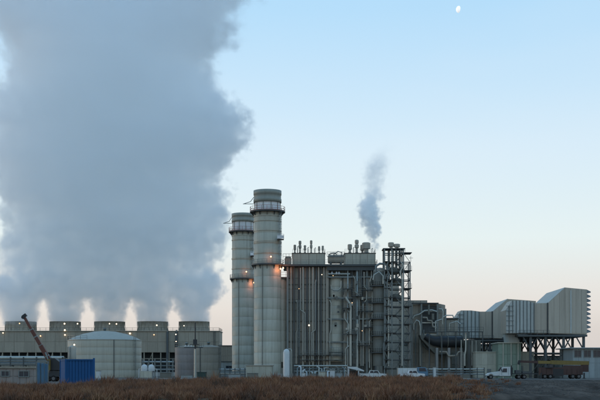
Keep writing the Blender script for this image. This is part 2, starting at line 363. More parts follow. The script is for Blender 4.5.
# ------------------------------------------------------------------ stacks
def stack(D, cx, rw, tops, label, group, lamps):
    """cx, rw: centre and half width in photo pixels at depth D. tops: rows of (top, cap bottom, band bottom, deck, mid deck, base)"""
    s = S(D); x = X(cx, D); y = D; r = rw * s
    top, capb, bandb, deck, mid, base = [Z(v, D) for v in tops]
    t = thing('exhaust_stack', label, 'stack', (x, y, 0), group)
    obj('plinth', MB().lathe(x, y, [(r * 1.12, -.05), (r * 1.12, 1.0), (r * 1.08, 1.1)], 40, False), M['concrete'], t)
    # shell courses below the deck, with flange rings
    n = 15; zs = [1.0 + (deck - 1.0) * i / n for i in range(n + 1)]
    sec = MB(); hh = zs[1] - zs[0]
    sec.lathe(0, 0, [(r, .0), (r, hh - .07), (r * .992, hh - .05), (r * .992, hh)], 48, True)
    me = shared('shell_section', sec, M['stack'])
    for i in range(n): place('shell_section', me, (x, y, zs[i]), t)
    ring = shared('stiffener_ring', MB().lathe(0, 0, [(r * .99, -.12), (r * 1.035, -.12), (r * 1.035, .12), (r * .99, .12)], 48, False, False), M['stack'])
    for zz in (deck - 1.3, deck - 2.6, deck - 5.2, deck - 8.4, (deck + mid) / 2 - 1, mid + 3): place('stiffener_ring', ring, (x, y, zz), t)
    obj('white_band', MB().lathe(x, y, [(r * .93, deck), (r * .93, capb + .01)], 48, True), M['band'], t, 'white painted band below the cap')
    for k in range(10):
        a = math.tau * k / 10; q = MB().bar((x + r * .95 * math.cos(a), y + r * .95 * math.sin(a), deck), (x + r * .95 * math.cos(a), y + r * .95 * math.sin(a), capb), .16); obj('band_rib', q, M['stack_cap'], t)
    hc = top - capb
    c = MB().lathe(x, y, [(r * .95, capb), (r * 1.03, capb + .02), (r * 1.03, capb + hc * .3), (r * 1.0, capb + hc * .33), (r * 1.0, capb + hc * .62), (r * 1.03, capb + hc * .65),
                        (r * 1.03, top), (r * .93, top), (r * .93, top - 2.5)], 48, True, False)
    obj('cap', c, M['stack_cap'], t)
    for zd, out_, wide in ((deck, r * 1.30, True), (mid, r * 1.20, True)):
        p = MB().lathe(x, y, [(r * .98, zd - .22), (out_, zd - .22), (out_, zd + .08), (r * .98, zd + .08)], 40, False, False)
        obj('platform_deck', p, M['steel'], t)
        rl = MB(); nn = 20
        for k in range(nn):
            a, b = math.tau * k / nn, math.tau * (k + 1) / nn
            pa = Vector((x + out_ * .985 * math.cos(a), y + out_ * .985 * math.sin(a), zd)); pb = Vector((x + out_ * .985 * math.cos(b), y + out_ * .985 * math.sin(b), zd))
            rl.bar(pa, pa + Vector((0, 0, 1.25)), .08)
            for h in (.6, 1.25): rl.bar(pa + Vector((0, 0, h)), pb + Vector((0, 0, h)), .07)
            rl.bar(pa + Vector((0, 0, .12)), pb + Vector((0, 0, .12)), .04, .2)
        obj('railing', rl, M['red'] if zd == deck else M['steel_mid'], t, 'reddish guard railing' if zd == deck else None)
        br = MB().add([(r, -.05, -.2), (out_ * .97, -.05, -.2), (r, -.05, -1.3), (r, .05, -.2), (out_ * .97, .05, -.2), (r, .05, -1.3)], [(0, 2, 1), (3, 4, 5), (0, 1, 4, 3), (1, 2, 5, 4), (2, 0, 3, 5)])
        bme = shared('bracket', br, M['steel'])
        for k in range(12): place('bracket', bme, (x, y, zd), t, math.tau * k / 12)
    # ladder with landing on the right, toward the camera
    lx, ly = x + r * .93, y - r * .62
    obj('ladder', ladder(MB(), lx + .1, ly, mid, deck), M['steel_mid'], t)
    zl = deck - 7.6
    l = MB().box(lx - .7, lx + 1.0, ly - 1.5, ly + .6, zl - .15, zl)
    obj('landing', l, M['steel'], t)
    rl = rail(MB(), [(lx - .7, ly - 1.5, zl), (lx + 1.0, ly - 1.5, zl), (lx + 1.0, ly + .4, zl)], 1.2, .8)
    rl.box(lx - .72, lx + 1.02, ly - 1.53, ly - 1.5, zl + .1, zl + .9)
    obj('landing_railing', rl, M['band'], t)
    # davit arm reaching left from the top
    zt = capb + .6
    dv = MB().tube([(x - r * 1.0, y - .4, zt + .9), (x - r * 1.25, y - .4, zt - .3), (x - r * 1.75, y - .4, zt - .9)], .09, 6).bar((x - r * .95, y - .4, zt - .9), (x - r * 1.8, y - .4, zt - .9), .14)
    obj('davit_arm', dv, M['steel_mid'], t)
    for (lpx, lpy, pw) in lamps:
        lamp(t, X(lpx, D - r * .9), y - math.sqrt(max(.2, (r * 1.15) ** 2 - min(r * 1.1, abs(X(lpx, D) - x)) ** 2)) - .5, Z(lpy, D - r), 'lamp_o', .19, pw * .17)
    obj('vertical_conduit', MB().tube([(x - r * .35, y - r * .98, 1), (x - r * .35, y - r * .98, mid - .3)], .09, 6), M['steel_mid'], t)
    return t, x, y, r
t1, sx1, sy1, sr1 = stack(300, 267.5, 13.6, (191, 203, 210.5, 212, 265, 372), 'taller nearer exhaust stack with white band under its cap', 'exhaust stacks', [(271, 257, 260), (280.5, 268.5, 900)])
t2, sx2, sy2, sr2 = stack(344, 243, 11.0, (214, 222.5, 230, 232, 279, 372), 'shorter looking farther exhaust stack, left of the taller one', 'exhaust stacks', [(246.5, 272, 260), (254, 282.5, 700)])
# breeching vessels beside the stacks (rounded ducts that meet the boiler casing)
for (D, cx, rw, y0, y1, lab) in ((303, 280.5, 7.6, 279, 362, 'pale rounded duct between near stack and boiler casing'), (348, 250.5, 6.5, 288, 366, 'rounded duct in the gap between the two stacks')):
    s = S(D); x = X(cx, D); zt, zb = Z(y0, D), Z(y1, D); r = rw * s
    t = thing('breeching_duct', lab, 'duct', (x, D, 0), 'breeching ducts beside stacks')
    n = 8; h = (zt - zb) / n
    me = shared('shell_section', MB().lathe(0, 0, [(r, 0), (r, h - .06), (r * .99, h - .04), (r * .99, h)], 32), M['stack'])
    for i in range(n): place('shell_section', me, (x, D, zb + i * h), t)
    obj('top_deck', MB().box(x - r * 1.2, x + r * 1.3, D - r * 1.2, D + r, zt, zt + .35), M['steel'], t)
    obj('top_railing', rail(MB(), [(x - r * 1.2, D - r * 1.2, zt + .3), (x + r * 1.3, D - r * 1.2, zt + .3), (x + r * 1.3, D + r, zt + .3)], 1.3, 1.1), M['red'], t)
    for a, b in ((-.7, -.7), (.7, -.7), (.7, .7), (-.7, .7)):
        obj('leg', MB().box(x + a * r - .2, x + a * r + .2, D + b * r - .2, D + b * r + .2, 0, zb + .02), M['steel'], t)
    obj('hopper', MB().lathe(x, D, [(r * .5, zb - 1.6), (r * .995, zb)], 32), M['casing_dark'], t)

# ------------------------------------------------------------------ heat recovery boiler (near unit)
D0 = 300; s0 = S(D0)
def silencer(parent, cx, y, ptop, pbot, rw, D=D0, two=False, m='casing'):
    s = S(D); x = X(cx, D); zt, zb = Z(ptop, D), Z(pbot, D); r = rw * s; h = zt - zb
    prof = [(r * .55, zb), (r * .55, zb + h * .35), (r, zb + h * .42), (r, zb + h * .62 if two else zb + h * .94), (r * .7, zb + h * .66 if two else zt)]
    if two: prof += [(r * .7, zb + h * .70), (r * .95, zb + h * .74), (r * .95, zb + h * .95), (r * .6, zt)]
    o = obj('vent_silencer', MB().lathe(x, y, prof, 16, False), M[m], parent)
    obj('base_flange', MB().lathe(x, y, [(r * .85, zb - .02), (r * .85, zb + .18)], 16, False), M['steel'], o)
    return o
bx0, bx1 = X(286.5, D0), X(376, D0)
hr = thing('boiler_house', 'tall ribbed boiler house with roof vents between the stacks and the stair tower', 'boiler', ((bx0 + bx1) / 2, D0 + 7, 0))
zr = Z(266, D0); zb = Z(364, D0)
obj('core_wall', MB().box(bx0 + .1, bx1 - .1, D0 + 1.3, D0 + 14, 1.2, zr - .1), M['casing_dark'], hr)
# left bay, flush; right bay set back
L0, L1 = X(287, D0), X(326.5, D0); R0, R1 = X(329, D0), X(375, D0)
panels(hr, L0, L1, zb, zr - .3, D0 + 1.25, 7, 9, M['casing'])
vr = 7.6 * s0; vh = (Z(277, D0) - Z(362, D0)) / 9
vme = shared('vessel_course', MB().lathe(0, 0, [(vr, 0), (vr, vh - .08), (vr * .985, vh - .06), (vr * .985, vh)], 32), M['stack'])
for i in range(9): place('vessel_course', vme, (X(336, D0), D0 + 2.5, Z(362, D0) + i * vh), hr)
obj('vessel_head', MB().lathe(X(336, D0), D0 + 2.5, [(vr * .985, Z(277, D0)), (vr * .8, Z(275, D0)), (vr * .4, Z(274, D0)), (.05, Z(273.6, D0))], 32), M['stack'], hr)
vr2 = 5.6 * s0; vme2 = shared('vessel_course', MB().lathe(0, 0, [(vr2, 0), (vr2, vh - .08), (vr2 * .98, vh - .06), (vr2 * .98, vh)], 28), M['casing'])
for i in range(9): place('vessel_course', vme2, (X(369.5, D0), D0 + 1.9, Z(362, D0) + i * vh), hr)
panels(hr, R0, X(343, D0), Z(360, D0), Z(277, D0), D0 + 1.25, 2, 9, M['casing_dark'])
panels(hr, X(343.5, D0), R1, zb, Z(277, D0), D0 + 1.25, 5, 8, M['casing'])
side_panels(hr, D0 + 1.5, D0 + 13.8, zb, zr - .3, bx1 - .1, 3, 9, M['casing'], 1)
side_panels(hr, D0 + 1.5, D0 + 13.8, zb, zr - .3, bx0 + .1, 3, 9, M['casing'], -1)
# columns (I sections) in front of the casing
def column(parent, px, D, z0, z1, w=.42, m='steel_mid', y=None):
    x = X(px, D); y = D if y is None else y; q = MB()
    q.box(x - w / 2, x + w / 2, y, y + .06, z0, z1).box(x - .04, x + .04, y + .06, y + .44, z0, z1).box(x - w / 2, x + w / 2, y + .44, y + .5, z0, z1)
    return obj('column', q, M[m], parent)
for px, w_, m_ in ((287.5, .5, 'steel_mid'), (294, .35, 'steel'), (299, .35, 'steel'), (307, .4, 'steel'), (316.5, .4, 'steel'), (321, .35, 'steel'), (327.3, .75, 'casing'), (352, .4, 'steel'), (362.5, .4, 'steel'), (367, .55, 'steel_mid'), (375.5, .55, 'steel_mid')):
    column(hr, px, D0, 0, zr - .2, w_, m_, D0 + .35)
# vertical downcomer pipes, pale
for px, r_ in ((303, .24), (313, .26), (309.5, .15), (318.7, .15), (291, .15), (324, .14), (371.5, .16)):
    obj('downcomer_pipe', MB().tube([(X(px, D0), D0 + .25, 1.2), (X(px, D0), D0 + .25, zr - .3)], r_, 10), M['pipe'], hr)
for px, r_ in ((357.2, .36), (347.8, .2)):
    obj('riser_pipe', MB().tube([(X(px, D0), D0 + .0, 1.4), (X(px, D0), D0 + .0, Z(270, D0)), (X(px, D0), D0 + 1.2, Z(268, D0))], r_, 12), M['pipe'], hr)
# horizontal girders
for py in (277, 298, 319, 342):
    obj('girder', MB().box(X(327.5, D0), X(376, D0), D0 - .12, D0 + .2, Z(py, D0) - .16, Z(py, D0) + .16), M['steel_mid'], hr)
for py in (284, 302, 321, 341, 357):
    obj('buckstay', MB().box(X(287, D0), X(326.5, D0), D0 + .9, D0 + 1.15, Z(py, D0) - .1, Z(py, D0) + .1), M['casing_dark'], hr)
# walkway low on the left bay
for py in (355, 360):
    obj('walkway', MB().box(X(300, D0), X(345, D0), D0 - .9, D0 + .3, Z(py, D0) - .08, Z(py, D0) + .04), M['steel'], hr)
obj('walkway_railing', rail(MB(), [(X(300, D0), D0 - .9, Z(355, D0)), (X(345, D0), D0 - .9, Z(355, D0))], 1.1, 1.6), M['steel_mid'], hr)
# bent pipes
def bent(parent, pts, r, m='pipe', D=D0, y=-.6, name='bent_pipe'):
    return obj(name, MB().tube([(X(a, D), D + y + (0 if len(q) == 0 else q[0]), Z(b, D)) for a, b, *q in pts], r, 10), M[m], parent)
bent(hr, [(345.5, 297), (347, 300), (349.8, 304), (350.5, 308), (350.5, 345), (350.5, 366)], .38)
bent(hr, [(344.5, 313), (344.7, 319), (346.5, 321.5), (348.5, 325), (348.5, 331), (346.5, 333)], .2)
bent(hr, [(349, 346), (347.5, 347), (345.7, 349), (345.5, 353), (345.5, 374)], .2)
bent(hr, [(331, 285), (331, 289), (334, 290.5), (338, 290.5), (341, 288), (341, 281)], .18)
# roof deck, dark line with railing
obj('roof_deck', MB().box(X(283, D0), X(377.5, D0), D0 - .9, D0 + 14.3, zr - .1, zr + .4), M['steel'], hr)
obj('fascia', MB().box(X(327, D0), X(377, D0), D0 - .5, D0 - .3, Z(270.5, D0), zr - .11), M['steel'], hr)
rl = rail(MB(), [(X(283, D0), D0 - .8, zr + .4), (X(377, D0), D0 - .8, zr + .4), (X(377, D0), D0 + 14, zr + .4)], 1.15, 1.5, .03)
obj('roof_railing', rl, M['steel_mid'], hr)
# recess under the roof with machinery
for k in range(7):
    px = 329.5 + k * 3.4 + random.uniform(-.5, .5)
    obj('duct_hanger', MB().bar((X(px, D0), D0 + .2, zr - .2), (X(px + random.uniform(-.8, .8), D0), D0 + .2, Z(276, D0)), .12), M['steel'], hr)
obj('header_pipe', MB().tube([(X(328, D0), D0 + .1, Z(274, D0)), (X(350, D0), D0 + .1, Z(274, D0))], .24, 10), M['pipe'], hr)
for px in (332, 336.5, 339):
    obj('valve', MB().ball((X(px, D0), D0 - .1, Z(273.6, D0)), .36, 8).tube([(X(px, D0), D0 - .1, Z(273.6, D0)), (X(px, D0), D0 - .1, Z(271.6, D0))], .1, 6), M['white'], hr)
# roof housings
def housing(px0, px1, pt, y0, y1, nx, m='stack'):
    x0, x1, zt = X(px0, D0), X(px1, D0), Z(pt, D0)
    h = obj('drum_housing', MB().box(x0, x1, y0, y1, zr + .4, zt), M['casing'], hr)
    panels(h, x0 + .05, x1 - .05, zr + .45, zt - .05, y0, nx, 1, M[m], .12)
    side_panels(h, y0 + .1, y1 - .1, zr + .45, zt - .05, x1, 2, 1, M[m], 1)
    side_panels(h, y0 + .1, y1 - .1, zr + .45, zt - .05, x0, 2, 1, M[m], -1)
    obj('housing_roof', MB().box(x0 - .2, x1 + .2, y0 - .2, y1 + .2, zt, zt + .14), M['steel'], h)
    obj('housing_railing', rail(MB(), [(x0, y0 - .1, zt + .14), (x1, y0 - .1, zt + .14), (x1, y1, zt + .14)], 1.0, 1.3, .025), M['steel_mid'], h)
housing(292.5, 325, 253, D0 + 1, D0 + 9, 4)
housing(345, 375.5, 253, D0 + 1, D0 + 9, 4)
ymid = D0 + 3
for a in ((294.8, 243.5, 1.3, False), (300, 239.5, 1.5, True), (305, 244.0, 1.3, True), (311.3, 239.0, 1.3, True), (319.3, 245, 1.1, False), (323.0, 244.5, 1.1, False),
          (350.3, 243, 2.2, False), (357.3, 238.5, 2.1, True)):
    silencer(hr, a[0], ymid, a[1], 252, a[2], D0, a[3])
silencer(hr, 367.0, ymid + .5, 241, 252, 4.2, D0, False)
silencer(hr, 363.5, ymid + 2.5, 242.5, 252, 2.2, D0, False)
for px, pt in ((297.5, 246), (308, 247), (315, 247.5), (353.8, 247), (372.5, 248)):
    obj('vent_pipe', MB().tube([(X(px, D0), ymid - .8, Z(252.5, D0)), (X(px, D0), ymid - .8, Z(pt, D0)), (X(px + .8, D0), ymid - .8, Z(pt - .8, D0))], .1, 6), M['steel_mid'], hr)
# steam drum with saddles between the housings
zc = Z(258.5, D0)
obj('steam_drum', MB().tube([(X(328, D0), D0 + 2, zc), (X(328.8, D0), D0 + 2, zc), (X(343.5, D0), D0 + 2, zc), (X(344.2, D0), D0 + 2, zc)], [.9, 1.2, 1.2, .9], 20), M['casing'], hr)
for px in (331, 341): obj('saddle', MB().box(X(px, D0) - .25, X(px, D0) + .25, D0 + 1.1, D0 + 2.9, zr + .4, zc - .8), M['steel'], hr)
bent(hr, [(329, 262), (329, 254), (332, 252.5), (336, 252.5), (337, 256)], .16, 'casing', y=1.6)
bent(hr, [(334, 260), (334, 254), (338, 251), (342, 252), (342, 262)], .13, 'steel_mid', y=1.2)
obj('drum_walkway_railing', rail(MB(), [(X(327, D0), D0 + .4, zr + 2.7), (X(344.5, D0), D0 + .4, zr + 2.7)], 1.1, .9, .04).box(X(327, D0), X(344.5, D0), D0 + .3, D0 + .7, zr + 2.6, zr + 2.7), M['steel'], hr)
# small box left of the left housing
obj('fan_unit', MB().box(X(284.5, D0), X(291.5, D0), D0 + .8, D0 + 4, zr + .4, Z(258, D0)).lathe(X(288, D0), D0 + 2.4, [(.8, Z(258, D0)), (.8, Z(256, D0))], 16, False), M['casing'], hr)
obj('fan_unit_railing', rail(MB(), [(X(283, D0), D0 + .2, Z(259, D0)), (X(292, D0), D0 + .2, Z(259, D0))], 1.4, .8, .04), M['steel'], hr)
lamp(hr, X(309, D0), D0 - .9, Z(325.5, D0), 'lamp_w', .22)
lamp(hr, X(283.5, D0), D0 - 1.4, Z(268.5, D0), 'lamp_o', .16, 60)
lamp(hr, X(321.8, D0), D0 - 1.1, Z(275, D0), 'lamp_w', .12)
# small platforms, ladders and instruments over the right bay and between the ribs of the left one
for (a_, b_, py) in ((343, 352, 289), (352, 362, 296), (362, 376, 290), (343, 350, 308), (358, 376, 311), (364, 376, 327), (343, 357, 334), (358, 370, 345), (329, 343, 352)):
    z_ = Z(py, D0); o_ = obj('platform', MB().box(X(a_, D0), X(b_, D0), D0 - 1.5, D0 - .13, z_ - .14, z_), M['steel'], hr)
    obj('platform_railing', rail(MB(), [(X(a_, D0), D0 - .2, z_), (X(a_, D0), D0 - 1.45, z_), (X(b_, D0), D0 - 1.45, z_), (X(b_, D0), D0 - .2, z_)], 1.1, 1.1, .035), M['steel_mid'], o_)
    for k_ in (a_ + .8, b_ - .8): obj('knee_bracket', MB().bar((X(k_, D0), D0 - 1.4, z_ - .14), (X(k_, D0), D0 - .1, z_ - 1.5), .12), M['steel'], o_)
for (p_, a_, b_) in ((354.5, 296, 366), (360.3, 270, 296), (374, 290, 360), (298.5, 300, 355)):
    obj('ladder', ladder(MB(), X(p_, D0), D0 - .25, Z(b_, D0), Z(a_, D0), .45), M['steel_mid'], hr)
for (pts_, r_) in (([(353, 276), (355, 279), (355, 292), (359, 295), (359, 340), (361, 343), (361, 366)], .15), ([(364, 272), (364, 286), (366.5, 289), (366.5, 300), (363, 304), (363, 366)], .17),
                   ([(372, 276), (370, 281), (372.5, 288), (372.5, 318), (369.5, 322), (369.5, 368)], .2), ([(329.5, 300), (331, 303), (331, 330), (329.8, 334), (329.8, 366)], .14),
                   ([(296, 300), (297.3, 303), (297.3, 330), (296.2, 333), (296.2, 364)], .13), ([(300.5, 268), (300.5, 310), (305, 313), (305, 362)], .12), ([(316, 280), (315.2, 283), (315.2, 330), (311.5, 333), (311.5, 362)], .13)):
    bent(hr, pts_, r_, random.choice(('pipe', 'steel_mid', 'pipe')), D0, -.35)
for k in range(26):
    p_, q_ = random.uniform(330, 374), random.uniform(280, 362)
    obj('instrument_box', MB().box(X(p_, D0), X(p_, D0) + random.uniform(.35, .9), D0 - .55, D0 - .2, Z(q_, D0), Z(q_, D0) + random.uniform(.4, 1.1)), M[random.choice(('casing_dark', 'steel_mid', 'pipe', 'steel'))], hr)
for p_, q_ in ((299, 289), (333, 276), (352, 303), (362, 331)): lamp(hr, X(p_, D0), D0 - .9, Z(q_, D0), 'lamp_y', .1)
# foundation
obj('foundation', MB().box(bx0, bx1, D0 + .9, D0 + 14.2, -.05, 1.19), M['concrete'], hr)

# the far boiler, seen over and past the near one
D2 = 346
fb = thing('boiler_house', 'farther boiler casing mostly hidden behind the near boiler house', 'boiler', (X(320, D2), D2 + 6, 0))
fx0, fx1 = X(262, D2), X(399, D2)
obj('casing', MB().box(fx0, fx1, D2, D2 + 13, 0, Z(282, D2)), M['casing'], fb)
panels(fb, fx0, fx1, .5, Z(283, D2), D2, 14, 8, M['casing'])
obj('roof_deck', MB().box(fx0 - .5, fx1 + .5, D2 - .6, D2 + 13.6, Z(282, D2), Z(280.6, D2)), M['steel'], fb)

ftc = thing('transition_casing', 'far low casing block glimpsed between posts behind the dark round duct', 'duct casing', (X(445, 350), 355, 0))
obj('block', MB().box(X(399.5, 350), X(498, 350), 350, 361, 0, Z(345, 350)), M['casing_dark'], ftc)
panels(ftc, X(399.5, 350), X(498, 350), .4, Z(346, 350), 350, 13, 3, M['casing'])
obj('roof', MB().box(X(399, 350), X(498.5, 350), 349.6, 361.4, Z(345, 350), Z(344, 350)), M['steel'], ftc)
obj('mid_block', MB().box(X(399.5, 350), X(428, 350), 352, 362, Z(344, 350), Z(300, 350)), M['casing_dark'], ftc)
panels(ftc, X(399.6, 350), X(428, 350), Z(343.5, 350), Z(300.5, 350), 352, 4, 4, M['casing'])
# ------------------------------------------------------------------ vertical vessel with curved landings, and the stair tower
DV = 296; s = S(DV)
vx = X(381, DV); vt = thing('reactor_vessel', 'dark upright vessel ringed by curved landings, left of the stair tower', 'vessel', (vx, DV + 3, 0))
rv = 7.4 * s
n = 7; zt, zb_ = Z(271, DV), Z(366, DV); h = (zt - zb_) / n
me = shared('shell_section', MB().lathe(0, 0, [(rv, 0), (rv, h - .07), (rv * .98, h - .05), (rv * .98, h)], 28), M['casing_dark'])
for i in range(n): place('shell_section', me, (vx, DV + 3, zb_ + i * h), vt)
obj('dome', MB().lathe(vx, DV + 3, [(rv, zt), (rv * .85, zt + .6), (rv * .45, zt + 1.0), (.05, zt + 1.15)], 28), M['casing'], vt)
for a, b in ((-.7, -.7), (.7, -.7), (.7, .7), (-.7, .7)): obj('leg', MB().box(vx + a * rv - .2, vx + a * rv + .2, DV + 3 + b * rv - .2, DV + 3 + b * rv + .2, 0, zb_ + .05), M['steel'], vt)
for k, py in enumerate((286, 303, 319, 336, 353)):
    z = Z(py, DV); ro = rv * 1.45
    v = []; q = MB(); a0, a1, m_ = math.radians(175), math.radians(350), 14
    for i in range(m_):
        a, b = a0 + (a1 - a0) * i / m_, a0 + (a1 - a0) * (i + 1) / m_
        p = [(vx + R_ * math.cos(t_), DV + 3 + R_ * math.sin(t_)) for R_, t_ in ((rv, a), (ro, a), (ro, b), (rv, b))]
        q.add([(x_, y_, z) for x_, y_ in p] + [(x_, y_, z + .25) for x_, y_ in p], [(0, 3, 2, 1), (4, 5, 6, 7), (0, 1, 5, 4), (1, 2, 6, 5), (2, 3, 7, 6), (3, 0, 4, 7)])
    o = obj('curved_landing', q, M['steel'], vt)
    rl = MB(); pts = [(vx + ro * .98 * math.cos(a0 + (a1 - a0) * i / m_), DV + 3 + ro * .98 * math.sin(a0 + (a1 - a0) * i / m_), z + .25) for i in range(m_ + 1)]
    obj('landing_railing', rail(rl, pts, 1.1, 1.2, .035), M['steel_mid'], o)
bent(vt, [(376, 272), (376, 266), (380, 263.5), (386, 264), (388, 268), (388, 276)], .3, 'steel_mid', DV, .5)
bent(vt, [(373, 280), (374, 275), (379, 272), (383, 276), (383, 284)], .22, 'pipe', DV, -.2)
bent(vt, [(388.5, 290), (388.5, 366)], .25, 'pipe', DV, 0)
bent(vt, [(385.5, 286), (385.5, 340), (383.5, 344), (383.5, 366)], .16, 'steel_mid', DV, -.2)

st = thing('stair_tower', 'open steel stair tower with landings and silencers on top', 'stair tower', (X(397, DV), DV + 3, 0))
tx0, tx1, tx2 = X(384.5, DV), X(403.5, DV), X(410, DV)
ztop = Z(249, DV); z2 = Z(262, DV); ya, yb, yc = DV, DV + 4.6, DV + 2.4
for x_, y_, z_ in ((tx0, ya, ztop), (tx0, yb, ztop), (X(392, DV), ya, ztop), (tx1, ya, ztop), (tx1, yb, ztop), (tx2, ya, z2), (tx2, yb, z2)):
    obj('post', MB().box(x_ - .16, x_ + .16, y_ - .16, y_ + .16, 0, z_), M['steel_mid'], st)
lv = [372 - 3 - 8.9 * k for k in range(14)]
for k, py in enumerate(lv):
    z = Z(py, DV)
    if z > ztop: break
    xr_ = tx2 if z < z2 else tx1
    q = MB()
    for y_ in (ya, yb): q.box(tx0 + .17, xr_ - .17, y_ - .1, y_ + .1, z - .14, z + .1)
    for x_ in (tx0, tx1, xr_): q.box(x_ - .1, x_ + .1, ya + .17, yb - .17, z - .12, z + .08)
    obj('tie_beam', q, M['steel'], st)
    side = k % 2
    if z < z2 + 3:
        if side: obj('landing', MB().box(tx1 + .2, tx2 + .5, ya - .5, yb + .2, z + .12, z + .22), M['steel'], st)
        else: obj('landing', MB().box(X(391, DV), X(396, DV), ya - .5, yb + .2, z + .12, z + .22), M['steel'], st)
        rr = rail(MB(), [(X(391, DV), ya - .45, z + .2), ((tx2 if z < z2 else tx1) + .4, ya - .45, z + .2)] if side else [(X(385, DV), ya - .45, z + .2), (X(397, DV), ya - .45, z + .2)], 1.1, 1.1, .035)
        obj('landing_railing', rr, M['steel_mid'], st)
        zn = Z(lv[k + 1], DV) if k + 1 < len(lv) else z
        xa, xb = (X(396, DV), tx1 + .2) if not side else (tx1 + .2, X(396, DV))
        yf = ya + (.6 if side else 2.4)
        if zn < z2 + 3:
            fl = obj('stair_flight', MB().bar((xa, yf, z + .15), (xb, yf, zn + .15), .08, .3).bar((xa, yf + 1.1, z + .15), (xb, yf + 1.1, zn + .15), .08, .3), M['steel_mid'], st)
            tr = MB()
            for i in range(12):
                f_ = (i + .5) / 12; tr.box(xa + (xb - xa) * f_ - .14, xa + (xb - xa) * f_ + .14, yf, yf + 1.1, z + .15 + (zn - z) * f_, z + .2 + (zn - z) * f_)
            obj('treads', tr, M['steel'], fl, stuff=True)
            obj('stair_rail', MB().bar((xa, yf, z + 1.2), (xb, yf, zn + 1.2), .07).bar((xa, yf, z + .7), (xb, yf, zn + .7), .05), M['steel_mid'], fl)
    if z < z2 and k + 1 < len(lv):
        zn_ = Z(lv[k + 1], DV); q_ = MB().bar((tx1, ya - .15, z), (tx2, ya - .15, zn_), .12) if k % 2 else MB().bar((tx2, ya - .15, z), (tx1, ya - .15, zn_), .12)
        obj('brace', q_, M['steel'], st)
        obj('landing', MB().box(tx0 - .1, X(390, DV), ya - .7, yb, z + .12, z + .22), M['steel'], st)
    if k % 2 == 0 and k + 2 < len(lv):
        zn = min(Z(lv[k + 2], DV), ztop)
        obj('brace', MB().bar((tx0, ya - .2, z), (X(392, DV), ya - .2, zn), .14).bar((X(392, DV), ya - .2, z), (tx0, ya - .2, zn), .14), M['steel_mid'], st)
obj('outer_mast', MB().bar((tx2 + .2, ya, z2), (tx2 + .2, ya, Z(256, DV)), .1).bar((tx2 - .3, ya, Z(258, DV)), (tx2 + .8, ya, Z(258, DV)), .08), M['steel_mid'], st)
q = MB().box(tx0 - .4, tx1 + .4, ya - .3, yb + .3, ztop, ztop + .2)
obj('top_deck', q, M['steel'], st)
for cx, pt, rw in ((391.7, 241.5, 3.0), (397.6, 243, 3.2)):
    silencer(st, cx, DV + 2.2, pt, 248.6, rw, DV)
for px in (389.5, 393.5, 397, 400.5):
    obj('riser_pipe', MB().tube([(X(px, DV), DV + 2.2, Z(249.6, DV)), (X(px, DV), DV + 2.2, Z(272 + random.uniform(0, 14), DV))], .33, 10), M['pipe' if px in (393.5,) else 'steel_mid'], st)
for cx, cz, r_ in ((394, 270, 1.5), (397, 281, 1.7), (396.5, 297, 1.5)):
    obj('valve_cluster', MB().lathe(X(cx, DV), DV + 2.3, [(r_ * .6, Z(cz, DV) - 1.1), (r_, Z(cz, DV) - .8), (r_, Z(cz, DV) + .5), (r_ * .6, Z(cz, DV) + .9)], 14), M['casing_dark'], st)
bent(st, [(401, 262), (403, 266), (400, 272), (402, 280), (402, 366)], .2, 'pipe', DV, -.4)
bent(st, [(388, 262), (386, 268), (389, 274), (387, 282), (387, 300)], .2, 'steel_mid', DV, -.4)

# ------------------------------------------------------------------ turbine hall block right of the stair tower
DT = 305
th = thing('transition_casing', 'grey casing block with pipework right of the stair tower', 'duct casing', (X(429, DT), DT + 5, 0))
x0, x1 = X(411.5, DT), X(446, DT)
obj('block', MB().prism([(x0, 0), (x1 - .2, 0), (x1 - .2, Z(305, DT)), (X(436, DT), Z(303, DT)), (x0, Z(304.5, DT))], DT + .1, DT + 11), M['casing'], th)
panels(th, x0 + .1, X(425, DT), 1.5, Z(305, DT), DT + .1, 2, 7, M['casing'])
panels(th, X(425.5, DT), x1 - .3, 1.5, Z(322, DT), DT + .1, 4, 5, M['casing'])
panels(th, X(436.5, DT), x1 - .3, Z(321, DT), Z(305.8, DT), DT + .1, 2, 2, M['casing'])
obj('recess_shade_sheet', MB().box(X(421.2, DT), X(436.4, DT), DT - .12, DT - .01, Z(333, DT), Z(305.5, DT)), M['steel'], th)  # dark sheet on the block face, standing in for the shade of a recess
obj('top_beam', MB().box(X(411, DT), X(438, DT), DT - 1.4, DT, Z(304, DT), Z(303, DT)), M['steel'], th)
for px in (411.5, 421, 437, 445): obj('column', MB().box(X(px, DT) - .22, X(px, DT) + .22, DT - 1.2, DT - .8, 0, Z(304 if px < 440 else 309, DT)), M['steel_mid'], th)
for py in (311.5, 323, 335): obj('girder', MB().box(X(421, DT) + .23, X(437, DT) - .23, DT - 1.15, DT - .85, Z(py, DT) - .15, Z(py, DT) + .15), M['pipe'], th)
for pts, r_, m_ in (([(412, 319), (414, 316), (419, 314.5), (424, 311), (431, 310.5), (436, 312)], .22, 'pipe'), ([(413, 330), (413, 324), (416, 320.5), (418.5, 322), (419.5, 327), (419.5, 366)], .24, 'pipe'),
                    ([(415, 366), (415, 327), (416, 324)], .18, 'steel_mid'), ([(438, 309.5), (441, 309.5), (442, 312), (442, 319)], .22, 'pipe'),
                    ([(422, 318), (426, 318), (427, 321), (431, 321), (432, 327), (436, 328)], .28, 'casing'), ([(423, 330), (423, 345), (427, 350)], .2, 'steel_mid'),
                    ([(428, 305), (428, 315)], .3, 'casing_dark'), ([(432, 314), (432, 320)], .4, 'casing_dark')):
    bent(th, pts, r_, m_, DT, -1.7)
